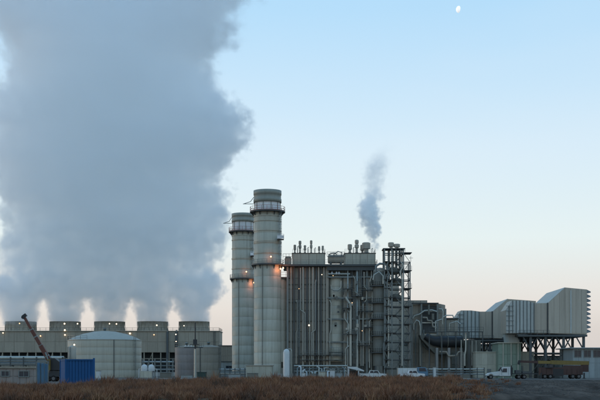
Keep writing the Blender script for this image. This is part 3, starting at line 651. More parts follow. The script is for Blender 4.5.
# lower annex to the right
ax = thing('valve_house', 'low grey annex between casing block and ribbed duct', 'shed', (X(451, 312), 316, 0))
obj('body', MB().box(X(446.5, 312), X(458, 312), 312, 321, 0, Z(319, 312)), M['casing_dark'], ax)
panels(ax, X(446.5, 312), X(458, 312), .5, Z(320, 312), 312, 3, 5, M['casing'])
obj('roof', MB().box(X(446, 312), X(458.5, 312), 311.6, 321.4, Z(319, 312), Z(318, 312)), M['steel'], ax)
DB = 301
sb_ = thing('service_blocks', 'pale stepped housings beside the dark round duct', 'housing', (X(455, DB), DB + 2, 0))
for (a_, b_, t_, dy_) in ((440, 447, 327, 1.5), (447.3, 454, 331, .8), (428, 439.6, 331.5, 2.2), (483, 492, 352, -1)):
    obj('housing', MB().box(X(a_, DB), X(b_, DB), DB + dy_ + 4, DB + dy_ + 7, 0, Z(t_, DB)), M['casing'], sb_)
    panels(sb_, X(a_, DB), X(b_, DB), .5, Z(t_, DB) - .05, DB + dy_ + 4, 2, 5, M['casing'])
for (pts_, r_) in (([(441, 325), (441, 318), (445, 316), (451, 316), (452, 319)], .16), ([(448, 330), (448, 324), (455, 322), (459, 325)], .14), ([(470, 341), (470, 366)], .2), ([(474, 341), (474, 352), (478, 355), (478, 366)], .17), ([(434, 333), (434, 322), (440, 320)], .18)):
    bent(sb_, pts_, r_, 'pipe', DB, -3.5)
# dark exhaust diffuser: a big horizontal round duct narrowing to the right
DE = 298
ed = thing('exhaust_diffuser', 'large dark round duct narrowing to the right under the ribbed duct', 'duct', (X(445, DE), DE, 0))
zc = Z(341.5, DE)
obj('body', MB().tube([(X(426, DE), DE + 1.5, Z(336, DE)), (X(434, DE), DE + 1.2, Z(341, DE)), (X(441, DE), DE + 1, zc), (X(463, DE), DE + 1, zc)], [.9, 1.2, 1.5, 1.4], 24), M['black'], ed)
obj('hopper', MB().prism([(X(435, DE), Z(353, DE)), (X(441, DE), Z(354.5, DE)), (X(465, DE), Z(352, DE)), (X(465, DE), Z(335, DE)), (X(420.5, DE), Z(335, DE)), (X(422, DE), Z(339, DE))], DE + 1.6, DE + 5.5), M['casing_dark'], ed)
for px in (441, 448, 456, 463): obj('flange_ring', MB().tube([(X(px, DE) - .1, DE + 1, zc), (X(px, DE) + .1, DE + 1, zc)], 1.65, 24), M['casing_dark'], ed)
for px in (437, 449, 461): obj('saddle', MB().box(X(px, DE) - .3, X(px, DE) + .3, DE - .3, DE + 2.3, 0, zc - 1.7), M['concrete'], ed)
obj('lagging_jacket', MB().box(X(466, DE), X(481, DE), DE + .2, DE + 4, 0, Z(340, DE)).box(X(467, DE), X(478, DE), DE - .3, DE + .19, 1, Z(345, DE)), M['casing_dark'], ed)
wk = MB().box(X(428, DE), X(482, DE), DE - 2.2, DE - 1.2, Z(332.5, DE), Z(331.7, DE)); obj('walkway', wk, M['steel'], ed)
obj('walkway_railing', rail(MB(), [(X(428, DE), DE - 2.2, Z(331.7, DE)), (X(482, DE), DE - 2.2, Z(331.7, DE))], 1.1, 1.5), M['steel'], ed)
for px in (428.5, 441, 455, 468, 481.5): obj('walkway_post', MB().box(X(px, DE) - .12, X(px, DE) + .12, DE - 1.9, DE - 1.6, 0, Z(332.5, DE)), M['steel'], ed)
bent(ed, [(465, 333), (465, 350), (464, 355), (464, 366)], .28, 'pipe', DE, -1.4)
bent(ed, [(460.5, 340), (460.5, 368)], .18, 'pipe', DE, -1.4)
bent(ed, [(439, 352), (446, 352), (448, 356), (456, 356), (458, 352), (462, 352)], .25, 'casing', DE, -.9)

# ------------------------------------------------------------------ air inlet filter houses
def inlet(D, depth, rib0, rib1, duct1, house1, ytop, yduct, ybot, chx, label, group, hoods=True, left_ch=6, ribs=8, legs=(), legfoot=378, legtop=None, ytr=None):
    s = S(D); t = thing('inlet_filter_house', label, 'filter house', (X((duct1 + house1) / 2, D), D + depth / 2, 0), group)
    x = lambda p: X(p, D); z = lambda p: Z(p, D)
    ytr = ytr or ytop + 2
    # house with its flared corner
    poly = [(x(duct1), z(ybot)), (x(house1), z(ybot + 1)), (x(house1), z(ytr)), (x(chx), z(ytop)), (x(duct1), z(yduct))]
    obj('house_shell', MB().prism(poly, D + .1, D + depth), M['house'], t)
    n = 7; xs_ = [duct1 + (house1 - duct1) * i / n for i in range(n + 1)]
    def top(p):
        return yduct + (ytop - yduct) * (p - duct1) / (chx - duct1) if p < chx else ytop + (ytr - ytop) * (p - chx) / (house1 - chx)
    for i in range(n):
        a, b = xs_[i] + .12, xs_[i + 1] - .12
        pl = [(x(a), z(ybot) + .05), (x(b), z(ybot) + .05), (x(b), z(top(b)) - .05)]
        if a < chx < b: pl.append((x(chx), z(ytop) - .05))
        pl.append((x(a), z(top(a)) - .05))
        obj('wall_panel', MB().prism(pl, D + .02, D + .12), M['house'], t)
    xc = x(duct1 + (house1 - duct1) * .58)
    obj('cable_tray', MB().box(xc - .16, xc + .16, D - .12, D + .02, z(ybot), z(ytop + 3)), M['houserib'], t)
    # flare sheets (the sloping surface seen from the left)
    for k in range(4):
        ya_, yb_ = D + .3 + (depth - .5) * k / 4, D + .2 + (depth - .5) * (k + 1) / 4
        a = (x(duct1), z(yduct)); b = (x(chx), z(ytop)); dx, dz = -.07, .07
        q = MB().add([(a[0], ya_, a[1]), (a[0], yb_, a[1]), (b[0], yb_, b[1]), (b[0], ya_, b[1]), (a[0] + dx, ya_, a[1] + dz), (a[0] + dx, yb_, a[1] + dz), (b[0] + dx, yb_, b[1] + dz), (b[0] + dx, ya_, b[1] + dz)],
                     [(0, 1, 2, 3), (4, 7, 6, 5), (0, 4, 5, 1), (1, 5, 6, 2), (2, 6, 7, 3), (3, 7, 4, 0)])
        obj('flare_panel', q, M['flare'], t)
    # plain duct
    obj('duct', MB().box(x(rib1), x(duct1) - .02, D + .6, D + depth - 2.5, z(ybot), z(yduct)), M['house'], t)
    pw = (duct1 - rib1) / 2
    for i in range(2):
        obj('duct_panel', MB().box(x(rib1 + i * pw + .12), x(rib1 + (i + 1) * pw - .12), D + .5, D + .62, z(ybot) + .08, z(yduct) - .08), M['house'], t)
    obj('duct_flange', MB().box(x(duct1) - .3, x(duct1) - .05, D + .3, D + .55, z(ybot), z(yduct) + .1), M['steel'], t)
    # ribbed silencer section with chamfered elbow corner on the left
    yt2 = yduct - (2.5 if left_ch > 5 else 1)
    pl = [(x(rib0), z(ybot)), (x(rib1), z(ybot)), (x(rib1), z(yduct)), (x(rib1 - 8), z(yt2)), (x(rib0 + left_ch), z(yt2)), (x(rib0), z(yt2 + left_ch * 1.5))]
    obj('silencer_shell', MB().prism(pl, D - .1, D + 7), M['house'], t)
    n = ribs; w_ = (rib1 - rib0) / n
    def t2(p):
        if p < rib0 + left_ch: return yt2 + left_ch * 1.5 * (1 - (p - rib0) / left_ch)
        if p > rib1 - 8: return yt2 + (yduct - yt2) * (p - rib1 + 8) / 8
        return yt2
    for i in range(n):
        a, b = rib0 + i * w_ + .45, rib0 + (i + 1) * w_ - .45
        obj('ribbed_panel', MB().prism([(x(a), z(ybot) + .1), (x(b), z(ybot) + .1), (x(b), z(t2(b)) - .1), (x(a), z(t2(a)) - .1)], D - .22, D - .08), M['houserib'], t)
        obj('rib', MB().box(x(b + .2), x(b + .7), D - .5, D - .1, z(ybot), z(t2(b)) - .05), M['steel_mid'], t)
    for i in range(6):
        zz = z(ybot) + (z(t2(rib0 + 6)) - z(ybot)) * (i + .6) / 6.6
        obj('stiffener', MB().box(x(rib0 + .3), x(rib0 + 8), D - .6, D - .5, zz - .07, zz + .07), M['steel_mid'], t)
    # weather hoods on the far right
    if hoods:
        nh = 10; H = z(ytr) - z(ybot)
        hd = MB().add([(0, 0, .5), (0, depth - .6, .5), (1.05, depth - .6, -.02), (1.05, 0, -.02), (0, 0, .4), (0, depth - .6, .4), (1.0, depth - .6, -.3), (1.0, 0, -.3)],
                      [(0, 3, 2, 1), (4, 5, 6, 7), (0, 4, 7, 3), (3, 7, 6, 2), (2, 6, 5, 1), (1, 5, 4, 0)])
        hd.add([(0, .0, .45), (1.02, .0, -.25), (0, .0, -.55), (0, .05, .45), (1.02, .05, -.25), (0, .05, -.55)], [(0, 2, 1), (3, 4, 5), (0, 1, 4, 3), (1, 2, 5, 4), (2, 0, 3, 5)])
        hme = shared('weather_hood', hd, M['louver'])
        for i in range(nh): place('weather_hood', hme, (x(house1), D + .3, z(ybot) + H * (i + .55) / nh), t)
    # deck and support steel
    zd = z(ybot); dk = MB().box(x(rib0 + 12), x(house1 - 1), D - 1.4, D + depth, zd - .85, zd - .35)
    obj('support_deck', dk, M['steel'], t)
    obj('deck_rail', rail(MB(), [(x(rib0 + 12), D - 1.35, zd - .35), (x(duct1), D - 1.35, zd - .35)], 1.1, 1.4, .04), M['steel'], t)
    zf = 0
    for row, yy in enumerate((D - .6, D + depth * .5, D + depth - 1)):
        for i, lp in enumerate(legs):
            xx = x(lp)
            obj('support_leg', MB().box(xx - .3, xx + .3, yy - .3, yy + .3, 0, zd - .84), M['steel'], t)
            kb = MB().bar((xx, yy, zd - 4.2), (xx - 1.9, yy, zd - .85), .28)
            if i + 1 < len(legs): kb.bar((xx, yy, zd - 4.2), (xx + 1.9, yy, zd - .85), .28)
            obj('knee_brace', kb, M['steel'], t)
            if i + 1 < len(legs):
                xn = x(legs[i + 1]); q = MB().bar((xx, yy, zd - 5.0), (xn, yy, zd - 5.0), .22)
                q.bar((xx, yy + .05, .8), (xn, yy + .05, zd - 5.0), .14).bar((xn, yy + .1, .8), (xx, yy + .1, zd - 5.0), .14)
                obj('cross_brace', q, M['steel'], t)
    return t
in2 = inlet(318, 20, 456, 479, 493, 536, 299, 311.5, 338.5, 508, 'farther inlet filter house, partly behind the nearer ribbed duct', 'inlet filter houses', False, 5, 6, (489.5, 505, 521))
in1 = inlet(286, 22, 505.5, 534, 548.5, 587, 287.5, 303, 333.5, 565.5, 'nearer inlet filter house with weather hoods down its right end', 'inlet filter houses', True, 6.5, 8, (530, 545, 563, 583), ytr=289.5)
# downward elbow of the near duct into the green turbine enclosure
ge = thing('turbine_enclosure', 'green turbine enclosure below the nearer ribbed duct', 'enclosure', (X(509, 290), 293, 0))
D = 289
obj('body', MB().box(X(498, D), X(521, D), D, D + 9, 0, Z(343.5, D)), M['green'], ge)
panels(ge, X(498.2, D), X(520.8, D), .8, Z(344, D), D, 5, 3, M['green'])
obj('roof', MB().box(X(497, D), X(522, D), D - .4, D + 9.4, Z(343.4, D), Z(342.3, D)), M['cream'], ge)
hp = [(X(508, D), Z(334.2, D)), (X(517, D), Z(334.2, D)), (X(520, D), Z(342.2, D)), (X(509, D), Z(342.2, D))]
obj('inlet_elbow', MB().prism([hp[3], hp[2], hp[1], hp[0]], D + .5, D + 7), M['houserib'], ge)
for px in (503, 511, 518): obj('corner_post', MB().box(X(px, D) - .12, X(px, D) + .12, D - .3, D - .1, 0, Z(343.5, D)), M['cream'], ge)

# ------------------------------------------------------------------ low buildings on the right
def shed(name, label, cat, D, depth, p0, p1, pt, m, nx, nz, roofm='steel', windows=(), over=.4, doors=()):
    t = thing(name, label, cat, (X((p0 + p1) / 2, D), D + depth / 2, 0))
    x0, x1, zt = X(p0, D), X(p1, D), Z(pt, D)
    obj('wall', MB().box(x0, x1, D, D + depth, 0, zt), M[m], t)
    panels(t, x0, x1, .15, zt, D, nx, nz, M[m], .05, .05, 'wall_panel')
    side_panels(t, D, D + depth, .15, zt, x0, max(2, nx // 3), nz, M[m], -1, .05, .05, 'wall_panel')
    side_panels(t, D, D + depth, .15, zt, x1, max(2, nx // 3), nz, M[m], 1, .05, .05, 'wall_panel')
    r = obj('roof', MB().box(x0 - over, x1 + over, D - over, D + depth + over, zt, zt + .22), M[roofm], t)
    for wp0, wp1, wt, wb in windows:
        f = obj('window', MB().box(X(wp0, D), X(wp1, D), D - .11, D - .06, Z(wb, D), Z(wt, D)), M['glass'], t)
        fr = MB(); a, b, c, d = X(wp0, D), X(wp1, D), Z(wb, D), Z(wt, D)
        fr.box(a - .1, a, D - .16, D - .05, c - .1, d + .1).box(b, b + .1, D - .16, D - .05, c - .1, d + .1).box(a, b, D - .16, D - .05, d, d + .1).box(a, b, D - .16, D - .05, c - .1, c)
        fr.box((a + b) / 2 - .03, (a + b) / 2 + .03, D - .14, D - .111, c, d)
        obj('frame', fr, M['steel_mid'], f)
    for dp0, dp1, dt, dm in doors:
        d_ = obj('door', MB().box(X(dp0, D), X(dp1, D), D - .12, D - .06, .05, Z(dt, D)), M[dm], t)
        obj('handle', MB().box(X(dp1, D) - .3, X(dp1, D) - .2, D - .2, D - .12, 1, 1.25), M['black'], d_)
    return t
shed('long_wall_building', 'long pale low building behind the white truck', 'building', 292, 12, 476, 534, 352.5, 'cream', 10, 2, 'cream', (), .2, ((487, 491, 369, 'steel_mid'), (517, 523, 366, 'steel_mid')))
shed('control_building', 'blue grey building with flat roof at the right edge', 'building', 275, 14, 573, 622, 348.5, 'bluegrey', 9, 2, 'bluegrey', ((574.5, 581, 350.5, 357), (584, 590.5, 350.5, 357), (593.5, 600, 350.5, 357), (603, 609, 350.5, 357)), .9)
shed('switch_building', 'dark low building beneath the nearer filter house', 'building', 300, 10, 532, 572, 356.5, 'bluegrey', 8, 2, 'steel', ((546, 552, 360, 366),), .3)
shed('pump_house', 'low blue grey building at the foot of the farther stack', 'building', 360, 9, 219.5, 242, 362, 'bluegrey', 6, 1, 'steel', ((226, 232, 366, 370),), .3)
shed('side_annex', 'dull olive block to the left of the farther stack', 'building', 380, 9, 219, 232, 346, 'tank_brown', 3, 3, 'steel', (), .3)

# ------------------------------------------------------------------ cooling tower
DC = 430; sc_ = S(DC)
ct = thing('cooling_tower', 'long dull green cooling tower with five steaming fan stacks', 'cooling tower', (X(105, DC), DC + 8, 0))
cx0, cx1 = X(-6, DC), X(219, DC); zc0, zc1 = Z(352.5, DC), Z(331.5, DC)
obj('casing', MB().box(cx0, cx1, DC + .1, DC + 17, zc0, zc1), M['tower'], ct)
panels(ct, cx0, cx1, zc0, zc1, DC + .1, 22, 2, M['tower'], .1, .08)
side_panels(ct, DC + .2, DC + 16.8, zc0, zc1, cx1, 3, 2, M['tower'], 1, .1)
obj('fan_deck', MB().box(cx0 - .3, cx1 + .3, DC - .3, DC + 17.4, zc1, zc1 + .3), M['tower'], ct)
obj('deck_railing', rail(MB(), [(cx0, DC - .2, zc1 + .3), (cx1, DC - .2, zc1 + .3), (cx1, DC + 17, zc1 + .3)], 1.1, 2.2, .04), M['steel'], ct)
cells = [20.5, 65, 109.5, 152.5, 194]
fr_ = 15 * sc_
for i, c in enumerate(cells):
    x = X(c, DC + 8); r = 15.2 * S(DC + 8); y = DC + 8.5; zt = Z(321.8, DC + 8)
    f = obj('fan_stack', MB().lathe(x, y, [(r * 1.05, zc1 + .3), (r * .985, zc1 + 1.4), (r * .965, (zc1 + zt) / 2), (r * .99, zt - .15), (r * 1.02, zt - .12), (r * 1.02, zt), (r * .96, zt), (r * .93, zc1 + 1)], 44, True, False), M['tower'], ct)
    q = MB()
    for k in range(22):
        a = math.tau * k / 22; q.bar((x + r * 1.02 * math.cos(a), y + r * 1.02 * math.sin(a), zc1 + .4), (x + r * 1.0 * math.cos(a), y + r * 1.0 * math.sin(a), zt - .1), .14)
    obj('stack_rib', q, M['tower'], f, stuff=True)
    q = MB()
    for k in range(6):
        a = math.tau * k / 6 + i
        q.bar((x, y, zt - 2.4), (x + r * .88 * math.cos(a), y + r * .88 * math.sin(a), zt - 2.2), .8, .12)
    q.lathe(x, y, [(.9, zt - 2.7), (.9, zt - 2.0)], 12, False)
    obj('fan', q, M['steel_mid'], f)
# open air inlet: columns, beams, dark fill, basin
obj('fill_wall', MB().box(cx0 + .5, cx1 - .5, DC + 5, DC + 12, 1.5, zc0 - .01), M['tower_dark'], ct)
obj('basin', MB().box(cx0 - .6, cx1 + .6, DC - .9, DC + 18, -.05, 1.5), M['concrete'], ct)
for i in range(28):
    x = cx0 + (cx1 - cx0) * i / 27
    obj('column', MB().box(x - .2, x + .2, DC + .2, DC + .6, 1.5, zc0), M['tower'], ct)
for zz in (zc0 - 2.4, zc0 - 5.2):
    obj('beam', MB().box(cx0, cx1, DC + .62, DC + .9, zz - .15, zz + .15), M['tower'], ct)
for i in range(0, 27, 3):
    x = cx0 + (cx1 - cx0) * i / 27; x2 = cx0 + (cx1 - cx0) * (i + 1) / 27
    obj('brace', MB().bar((x, DC + .75, 1.6), (x2, DC + .75, zc0), .16), M['tower'], ct)
for px, py in ((19.5, 323.5), (40.5, 336), (64.5, 323.8), (64.8, 330.2), (65, 335), (77.5, 323.8), (109.5, 323.8), (116.5, 324), (154, 334.8), (156.8, 325.3), (176, 334.5), (176.2, 341.5), (184, 325.8), (3, 333), (130, 333.5)):
    lamp(ct, X(px, DC - .8), DC - .8, Z(py, DC - .8), random.choice(('lamp_w', 'lamp_w', 'lamp_y')), random.uniform(.17, .34))
# riser pipes up the tower face
for px in (167.5, 176.5): obj('riser_pipe', MB().tube([(X(px, DC), DC - .6, 0), (X(px, DC), DC - .6, zc1 - 1), (X(px, DC), DC + .5, zc1 + .3)], .45, 10), M['steel'], ct)
for px in (214.5,): obj('end_stair', ladder(MB(), X(px, DC), DC - .3, 0, zc1), M['steel'], ct)

# ------------------------------------------------------------------ tanks on the left
def tank(name, label, D, cx, rw, pt, peak, m, roofm, courses, ladder_px=None, group=None, seam=()):
    s = S(D); x = X(cx, D); r = rw * s; y = D; zt = Z(pt, D - r); zp = Z(peak, D)
    t = thing(name, label, 'tank', (x, y, 0), group); h = zt / courses
    me = shared('shell_course', MB().lathe(0, 0, [(r, 0), (r, h - .08), (r * .997, h - .06), (r * .997, h)], 64), M[m])
    for i in range(courses): place('shell_course', me, (x, y, i * h), t)
    obj('rim', MB().lathe(x, y, [(r * .99, zt - .1), (r * 1.008, zt - .1), (r * 1.008, zt + .1), (r * .99, zt + .1)], 64, False, False), M[roofm], t)
    dz = zp - zt
    obj('roof', MB().lathe(x, y, [(r * 1.0, zt + .02), (r * .85, zt + dz * .32), (r * .6, zt + dz * .66), (r * .3, zt + dz * .92), (.3, zt + dz)], 64), M[roofm], t)
    obj('roof_vent', MB().lathe(x, y, [(.35, zp - .2), (.35, zp + .5), (.6, zp + .55), (.5, zp + .8), (.05, zp + .9)], 12), M['steel_mid'], t)
    q = MB(); k0, k1 = 14, 22
    pts = [(x + r * math.cos(math.tau * k / 30), y + r * math.sin(math.tau * k / 30), zt + .1) for k in range(k0, k1)]
    obj('rim_railing', rail(q, pts, 1.1, 1.2, .035), M['steel_mid'], t)
    if ladder_px is not None:
        lx = X(ladder_px, D - r); yy = y - math.sqrt(max(0, r * r - (lx - x) ** 2)) - .25
        obj('ladder', ladder(MB(), lx, yy, .2, zt + 1), M['steel_mid'], t)
    for sp in seam:
        lx = X(sp, D - r); yy = y - math.sqrt(max(0, r * r - (lx - x) ** 2)) - .1
        obj('down_pipe', MB().tube([(lx, yy, 0), (lx, yy, zt)], .1, 6), M['steel'], t)
    return t
tank('storage_tank', 'large pale green storage tank with low domed roof', 330, 104.8, 36.4, 339.5, 331, 'tank', 'tank_roof', 5, 132, None, (113.5,))
tank('storage_tank', 'mauve grey tank left of the light pole', 338, 186.5, 11.5, 347.5, 345.5, 'tank_mauve', 'tank_brown', 4, None, 'pair of tanks by the light pole', ())
tank('storage_tank', 'olive brown tank right of the light pole', 330, 208.5, 12.3, 347.5, 345, 'tank_brown', 'tank_brown', 4, 219.5, 'pair of tanks by the light pole', (200,))
# slim vessel beside the big tank
D = 300; x = X(72.2, D); vs_ = thing('surge_vessel', 'slim white vessel with ladder at left side of the large tank', 'vessel', (x, D, 0))
obj('shell', MB().lathe(x, D, [(.6, 2.4), (1.05, 2.8), (1.05, Z(347.5, D)), (.6, Z(346, D)), (.05, Z(345.4, D))], 20), M['tank_roof'], vs_)
for a in (-.7, .7):
    for b in (-.7, .7): obj('leg', MB().box(x + a - .1, x + a + .1, D + b - .1, D + b + .1, 0, 2.9), M['steel'], vs_)
obj('ladder', ladder(MB(), x - .5, D - 1.2, 0, Z(347, D)), M['steel_mid'], vs_)
lamp(vs_, X(74.3, D - 1.5), D - 1.5, Z(345, D), 'lamp_w', .22)
# slender light pole
D = 296; x = X(195.2, D); lp = thing('light_pole', 'tall slender pole with a dark crossarm in front of the pair of tanks', 'light pole', (x, D, 0))
obj('lower_pole', MB().tube([(x, D, 0), (x, D, Z(349, D))], [.34, .28], 12), M['pipe'], lp)
obj('upper_pole', MB().tube([(x, D, Z(349, D)), (x, D, Z(322.5, D))], [.2, .13], 10), M['black'], lp)
obj('crossarm', MB().bar((X(184, D), D, Z(347.6, D)), (X(203, D), D, Z(347.6, D)), .22).bar((X(190, D), D, Z(344.6, D)), (X(199, D), D, Z(344.6, D)), .16).box(x - .5, x + .5, D - .5, D + .5, Z(345, D), Z(339.5, D)), M['black'], lp)
for px in (185.5, 188.5, 191.5): obj('insulator', MB().lathe(X(px, D), D, [(.16, Z(347.2, D)), (.26, Z(346.6, D)), (.14, Z(346, D)), (.22, Z(345.4, D)), (.05, Z(345, D))], 10), M['white'], lp)
obj('base_plate', MB().box(x - .5, x + .5, D - .5, D + .5, 0, .3), M['concrete'], lp)
# two small domed tanks on a pale skid
D = 288; sk = thing('chemical_skid', 'pale skid carrying two small white domed tanks beside the large tank', 'skid', (X(147.5, D), D + 1.5, 0))
obj('cabinet', MB().box(X(140, D), X(152, D), D, D + 3, 0, Z(371, D)), M['concrete'], sk)
panels(sk, X(140, D), X(152, D), .1, Z(371.2, D), D, 3, 1, M['cream'], .06, .05, 'door_panel')
for px in (143.6, 150.6):
    obj('domed_tank', MB().lathe(X(px, D), D + 1.5, [(.85, Z(371, D)), (.85, Z(367.5, D)), (.7, Z(365.8, D)), (.4, Z(364.8, D)), (.1, Z(364.4, D))], 20), M['white'], sk)
obj('pipe_frame', MB().bar((X(139, D), D - .2, 0), (X(139, D), D - .2, Z(369, D)), .15).bar((X(139, D), D - .2, Z(369, D)), (X(157, D), D - .2, Z(369, D)), .12).bar((X(157, D), D - .2, 0), (X(157, D), D - .2, Z(369, D)), .15), M['white'], sk)
D = 285; cb = thing('cabinet', 'dark green electrical cabinet at the foot of the olive tank', 'cabinet', (X(201.5, D), D + 1, 0))
obj('body', MB().box(X(197, D), X(206, D), D, D + 1.8, 0, Z(372.5, D)), M['darkgreen'], cb)
for k in range(2): obj('door', MB().box(X(197.3 + 4.3 * k, D), X(201.4 + 4.3 * k, D), D - .06, D - .002, .25, Z(373, D)), M['darkgreen'], cb)
obj('roof', MB().box(X(196.6, D), X(206.4, D), D - .15, D + 1.95, Z(372.5, D), Z(372, D)), M['darkgreen'], cb)

# ------------------------------------------------------------------ near left: container, tarp screen, crane, shed
D = 118
bc = thing('blue_container', 'tall bright blue steel container on the bank side', 'container', (X(78, D), D + 3, 0))
xa, xb, zt = X(66, D), X(94, D), Z(359.3, D)
A = (X(60.5, D + 3.4), D + 3.5)   # far left corner: the box stands at a slant
ang = math.atan2(3.5, A[0] - xa)
w1 = xb - xa
def quadwall(p, q, z0, z1, n, m, parent, th=.03):
    p = Vector((*p, 0)); q = Vector((*q, 0)); d = (q - p); L = d.length; d.normalize(); nrm = Vector((d.y, -d.x, 0))
    for i in range(n):
        a = p + d * (L * i / n + .03); b = p + d * (L * (i + 1) / n - .03)
        mb = MB(); v = []
        for t_ in (a, a + (b - a) * .25 + nrm * th, a + (b - a) * .75 + nrm * th, b, b - nrm * .05, a - nrm * .05): v.append((t_.x, t_.y))
        k = len(v); vs = [(x_, y_, z0) for x_, y_ in v] + [(x_, y_, z1) for x_, y_ in v]
        mb.add(vs, [tuple(range(k))[::-1], tuple(range(k, 2 * k))] + [(j, (j + 1) % k, k + (j + 1) % k, k + j) for j in range(k)])
        obj('corrugated_panel', mb, m, parent)
core = MB(); pts = [(xa + .05, D + .05), (xb - .05, D + .05), (xb - .6, D + 3.5), (A[0] + .08, A[1])]
core.add([(a, b, .1) for a, b in pts] + [(a, b, zt - .1) for a, b in pts], [(0, 3, 2, 1), (4, 5, 6, 7), (0, 1, 5, 4), (1, 2, 6, 5), (2, 3, 7, 6), (3, 0, 4, 7)])
obj('body', core, M['blue'], bc)
quadwall((xa, D), (xb, D), .15, zt - .12, 9, M['blue'], bc)
quadwall(A, (xa, D), .15, zt - .12, 5, M['blue'], bc)
for px_, py_ in ((xa, D), (xb, D), A): obj('corner_post', MB().box(px_ - .09, px_ + .09, py_ - .12, py_ + .06, 0, zt + (.12 if px_ == xb else .02)), M['blue'], bc)
obj('top_rail', MB().bar((xa, D - .03, zt - .06), (xb, D - .03, zt - .06), .14).bar((A[0], A[1], zt - .06), (xa, D, zt - .06), .14), M['blue'], bc)

D = 124
tp = thing('blue_sheeting_screen', 'faded blue sheeting hung on a frame left of the crane', 'screen', (X(42, D), D, 0))
for k in range(3):
    a, b = 37.2 + k * 3.6, 40.4 + k * 3.6
    mb = MB(); n = 8
    vs = []; fs = []
    for i in range(n + 1):
        xx = X(a + (b - a) * i / n, D); yy = D + .08 * math.sin(i * 2.2 + k)
        vs += [(xx, yy, .2), (xx, yy, Z(363 + k * .4, D)), (xx, yy + .04, .2), (xx, yy + .04, Z(363 + k * .4, D))]
    for i in range(n): o_ = i * 4; fs += [(o_, o_ + 4, o_ + 5, o_ + 1), (o_ + 2, o_ + 3, o_ + 7, o_ + 6), (o_ + 1, o_ + 5, o_ + 7, o_ + 3)]
    mb.add(vs, fs, True); obj('sheet', mb, M['tarp'], tp)
for px in (36.6, 40.6, 44.3, 47.8): obj('frame_post', MB().bar((X(px, D), D + .1, 0), (X(px, D), D + .1, Z(361.5, D)), .12), M['steel_mid'], tp)
obj('frame_rail', MB().bar((X(36.6, D), D + .1, Z(361.8, D)), (X(47.8, D), D + .1, Z(361.8, D)), .1), M['steel_mid'], tp)

D = 188
cr_ = thing('mobile_crane', 'dark crane with brown boom raised to the left', 'crane', (X(54, D), D, 0))
def cp(px, py, dy=0): return Vector((X(px, D), D + dy, Z(py, D)))
a, b = cp(52.5, 366), cp(24.5, 317.5); m1 = a.lerp(b, .42); m2 = a.lerp(b, .75)
obj('boom_base', MB().bar(a, m1, .62, .72), M['brown'], cr_)
obj('boom_middle', MB().bar(m1, m2, .5, .56), M['brown'], cr_)
obj('boom_tip', MB().bar(m2, b, .38, .42), M['brown'], cr_)
hd = obj('boom_head', MB().bar(cp(22.6, 317.2), cp(26.2, 314.6), .5, .5).tube([cp(23.2, 317.4, -.3), cp(23.2, 317.4, .3)], .28, 12), M['black'], cr_)
obj('hoist_line', MB().bar(cp(23.0, 316.6, .4), cp(53.2, 361.5, .4), .05), M['black'], cr_)
for f_ in (.2, .42, .6, .75): p = a.lerp(b, f_); obj('boom_collar', MB().bar(p - (b - a).normalized() * .1, p + (b - a).normalized() * .1, .74 - f_ * .3, .84 - f_ * .35), M['steel_mid'], cr_)
obj('lift_cylinder', MB().tube([cp(54, 374, -.6), cp(46, 352.5, -.5)], .13, 8), M['steel_mid'], cr_)
obj('turntable', MB().lathe(X(54, D), D, [(1.1, 1.5), (1.1, 1.8), (.9, 1.9)], 20, False), M['black'], cr_)
obj('upper_body', MB().prism([(X(50.5, D), 1.9), (X(60.5, D), 1.9), (X(60.5, D), 3.3), (X(56, D), 3.9), (X(51, D), 3.9)], D - 1.1, D + 1.1), M['black'], cr_)
cbn = obj('cab', MB().prism([(X(48.8, D), 1.9), (X(52.2, D), 1.9), (X(52.2, D), 3.7), (X(49.6, D), 3.7), (X(48.8, D), 2.9)], D - 1.9, D - 1.15), M['yellow'], cr_)
obj('window', MB().prism([(X(49.4, D), 2.7), (X(51.8, D), 2.7), (X(51.8, D), 3.5), (X(49.9, D), 3.5)], D - 1.94, D - 1.9), M['glass'], cbn)
obj('carrier', MB().box(X(45, D), X(84, D), D - 1.2, D + 1.2, .8, 1.5), M['black'], cr_)
def wheel(parent, x, y, r=.5, w_=.3):
    w0 = obj('wheel', MB().tube([(x, y - w_ / 2, r), (x, y - w_ / 2 + .04, r), (x, y + w_ / 2 - .04, r), (x, y + w_ / 2, r)], [r * .9, r, r, r * .9], 18), M['tyre'], parent)
    obj('rim', MB().tube([(x, y - w_ / 2 - .02, r), (x, y - w_ / 2 + .01, r)], r * .55, 14), M['rim'], w0)
for px in (48, 55, 73, 80):
    for dy in (-1.1, 1.1): wheel(cr_, X(px, D), D + dy)
shed('site_cabin', 'low grey cabin with dark window at the left edge', 'cabin', 130, 5, -14, 33.5, 368.5, 'tank_mauve', 7, 2, 'tank_brown', ((19.5, 28.5, 371.5, 376.5), (2, 9, 371.5, 376)), .2)
# pale pipe bridge behind the cabin
D = 300; pb = thing('pipe_bridge', 'pale horizontal pipes on trestles in front of the cooling tower', 'pipe rack', (X(15, D), D, 0))
for k, (py, r_) in enumerate(((358, .5), (361.2, .35), (364, .45))):
    obj('pipe', MB().tube([(X(-20, D), D + k * .8, Z(py, D)), (X(64, D), D + k * .8, Z(py, D))], r_, 12), M['bluegrey' if k else 'pipe'], pb)
for px in (-15, -2, 11, 24, 37, 50, 63):
    obj('trestle', MB().bar((X(px, D), D - .6, 0), (X(px, D), D - .6, Z(357, D)), .3).bar((X(px, D), D + 2.4, 0), (X(px, D), D + 2.4, Z(357, D)), .3).bar((X(px, D), D - .7, Z(365.6, D)), (X(px, D), D + 2.5, Z(365.6, D)), .2), M['steel'], pb)

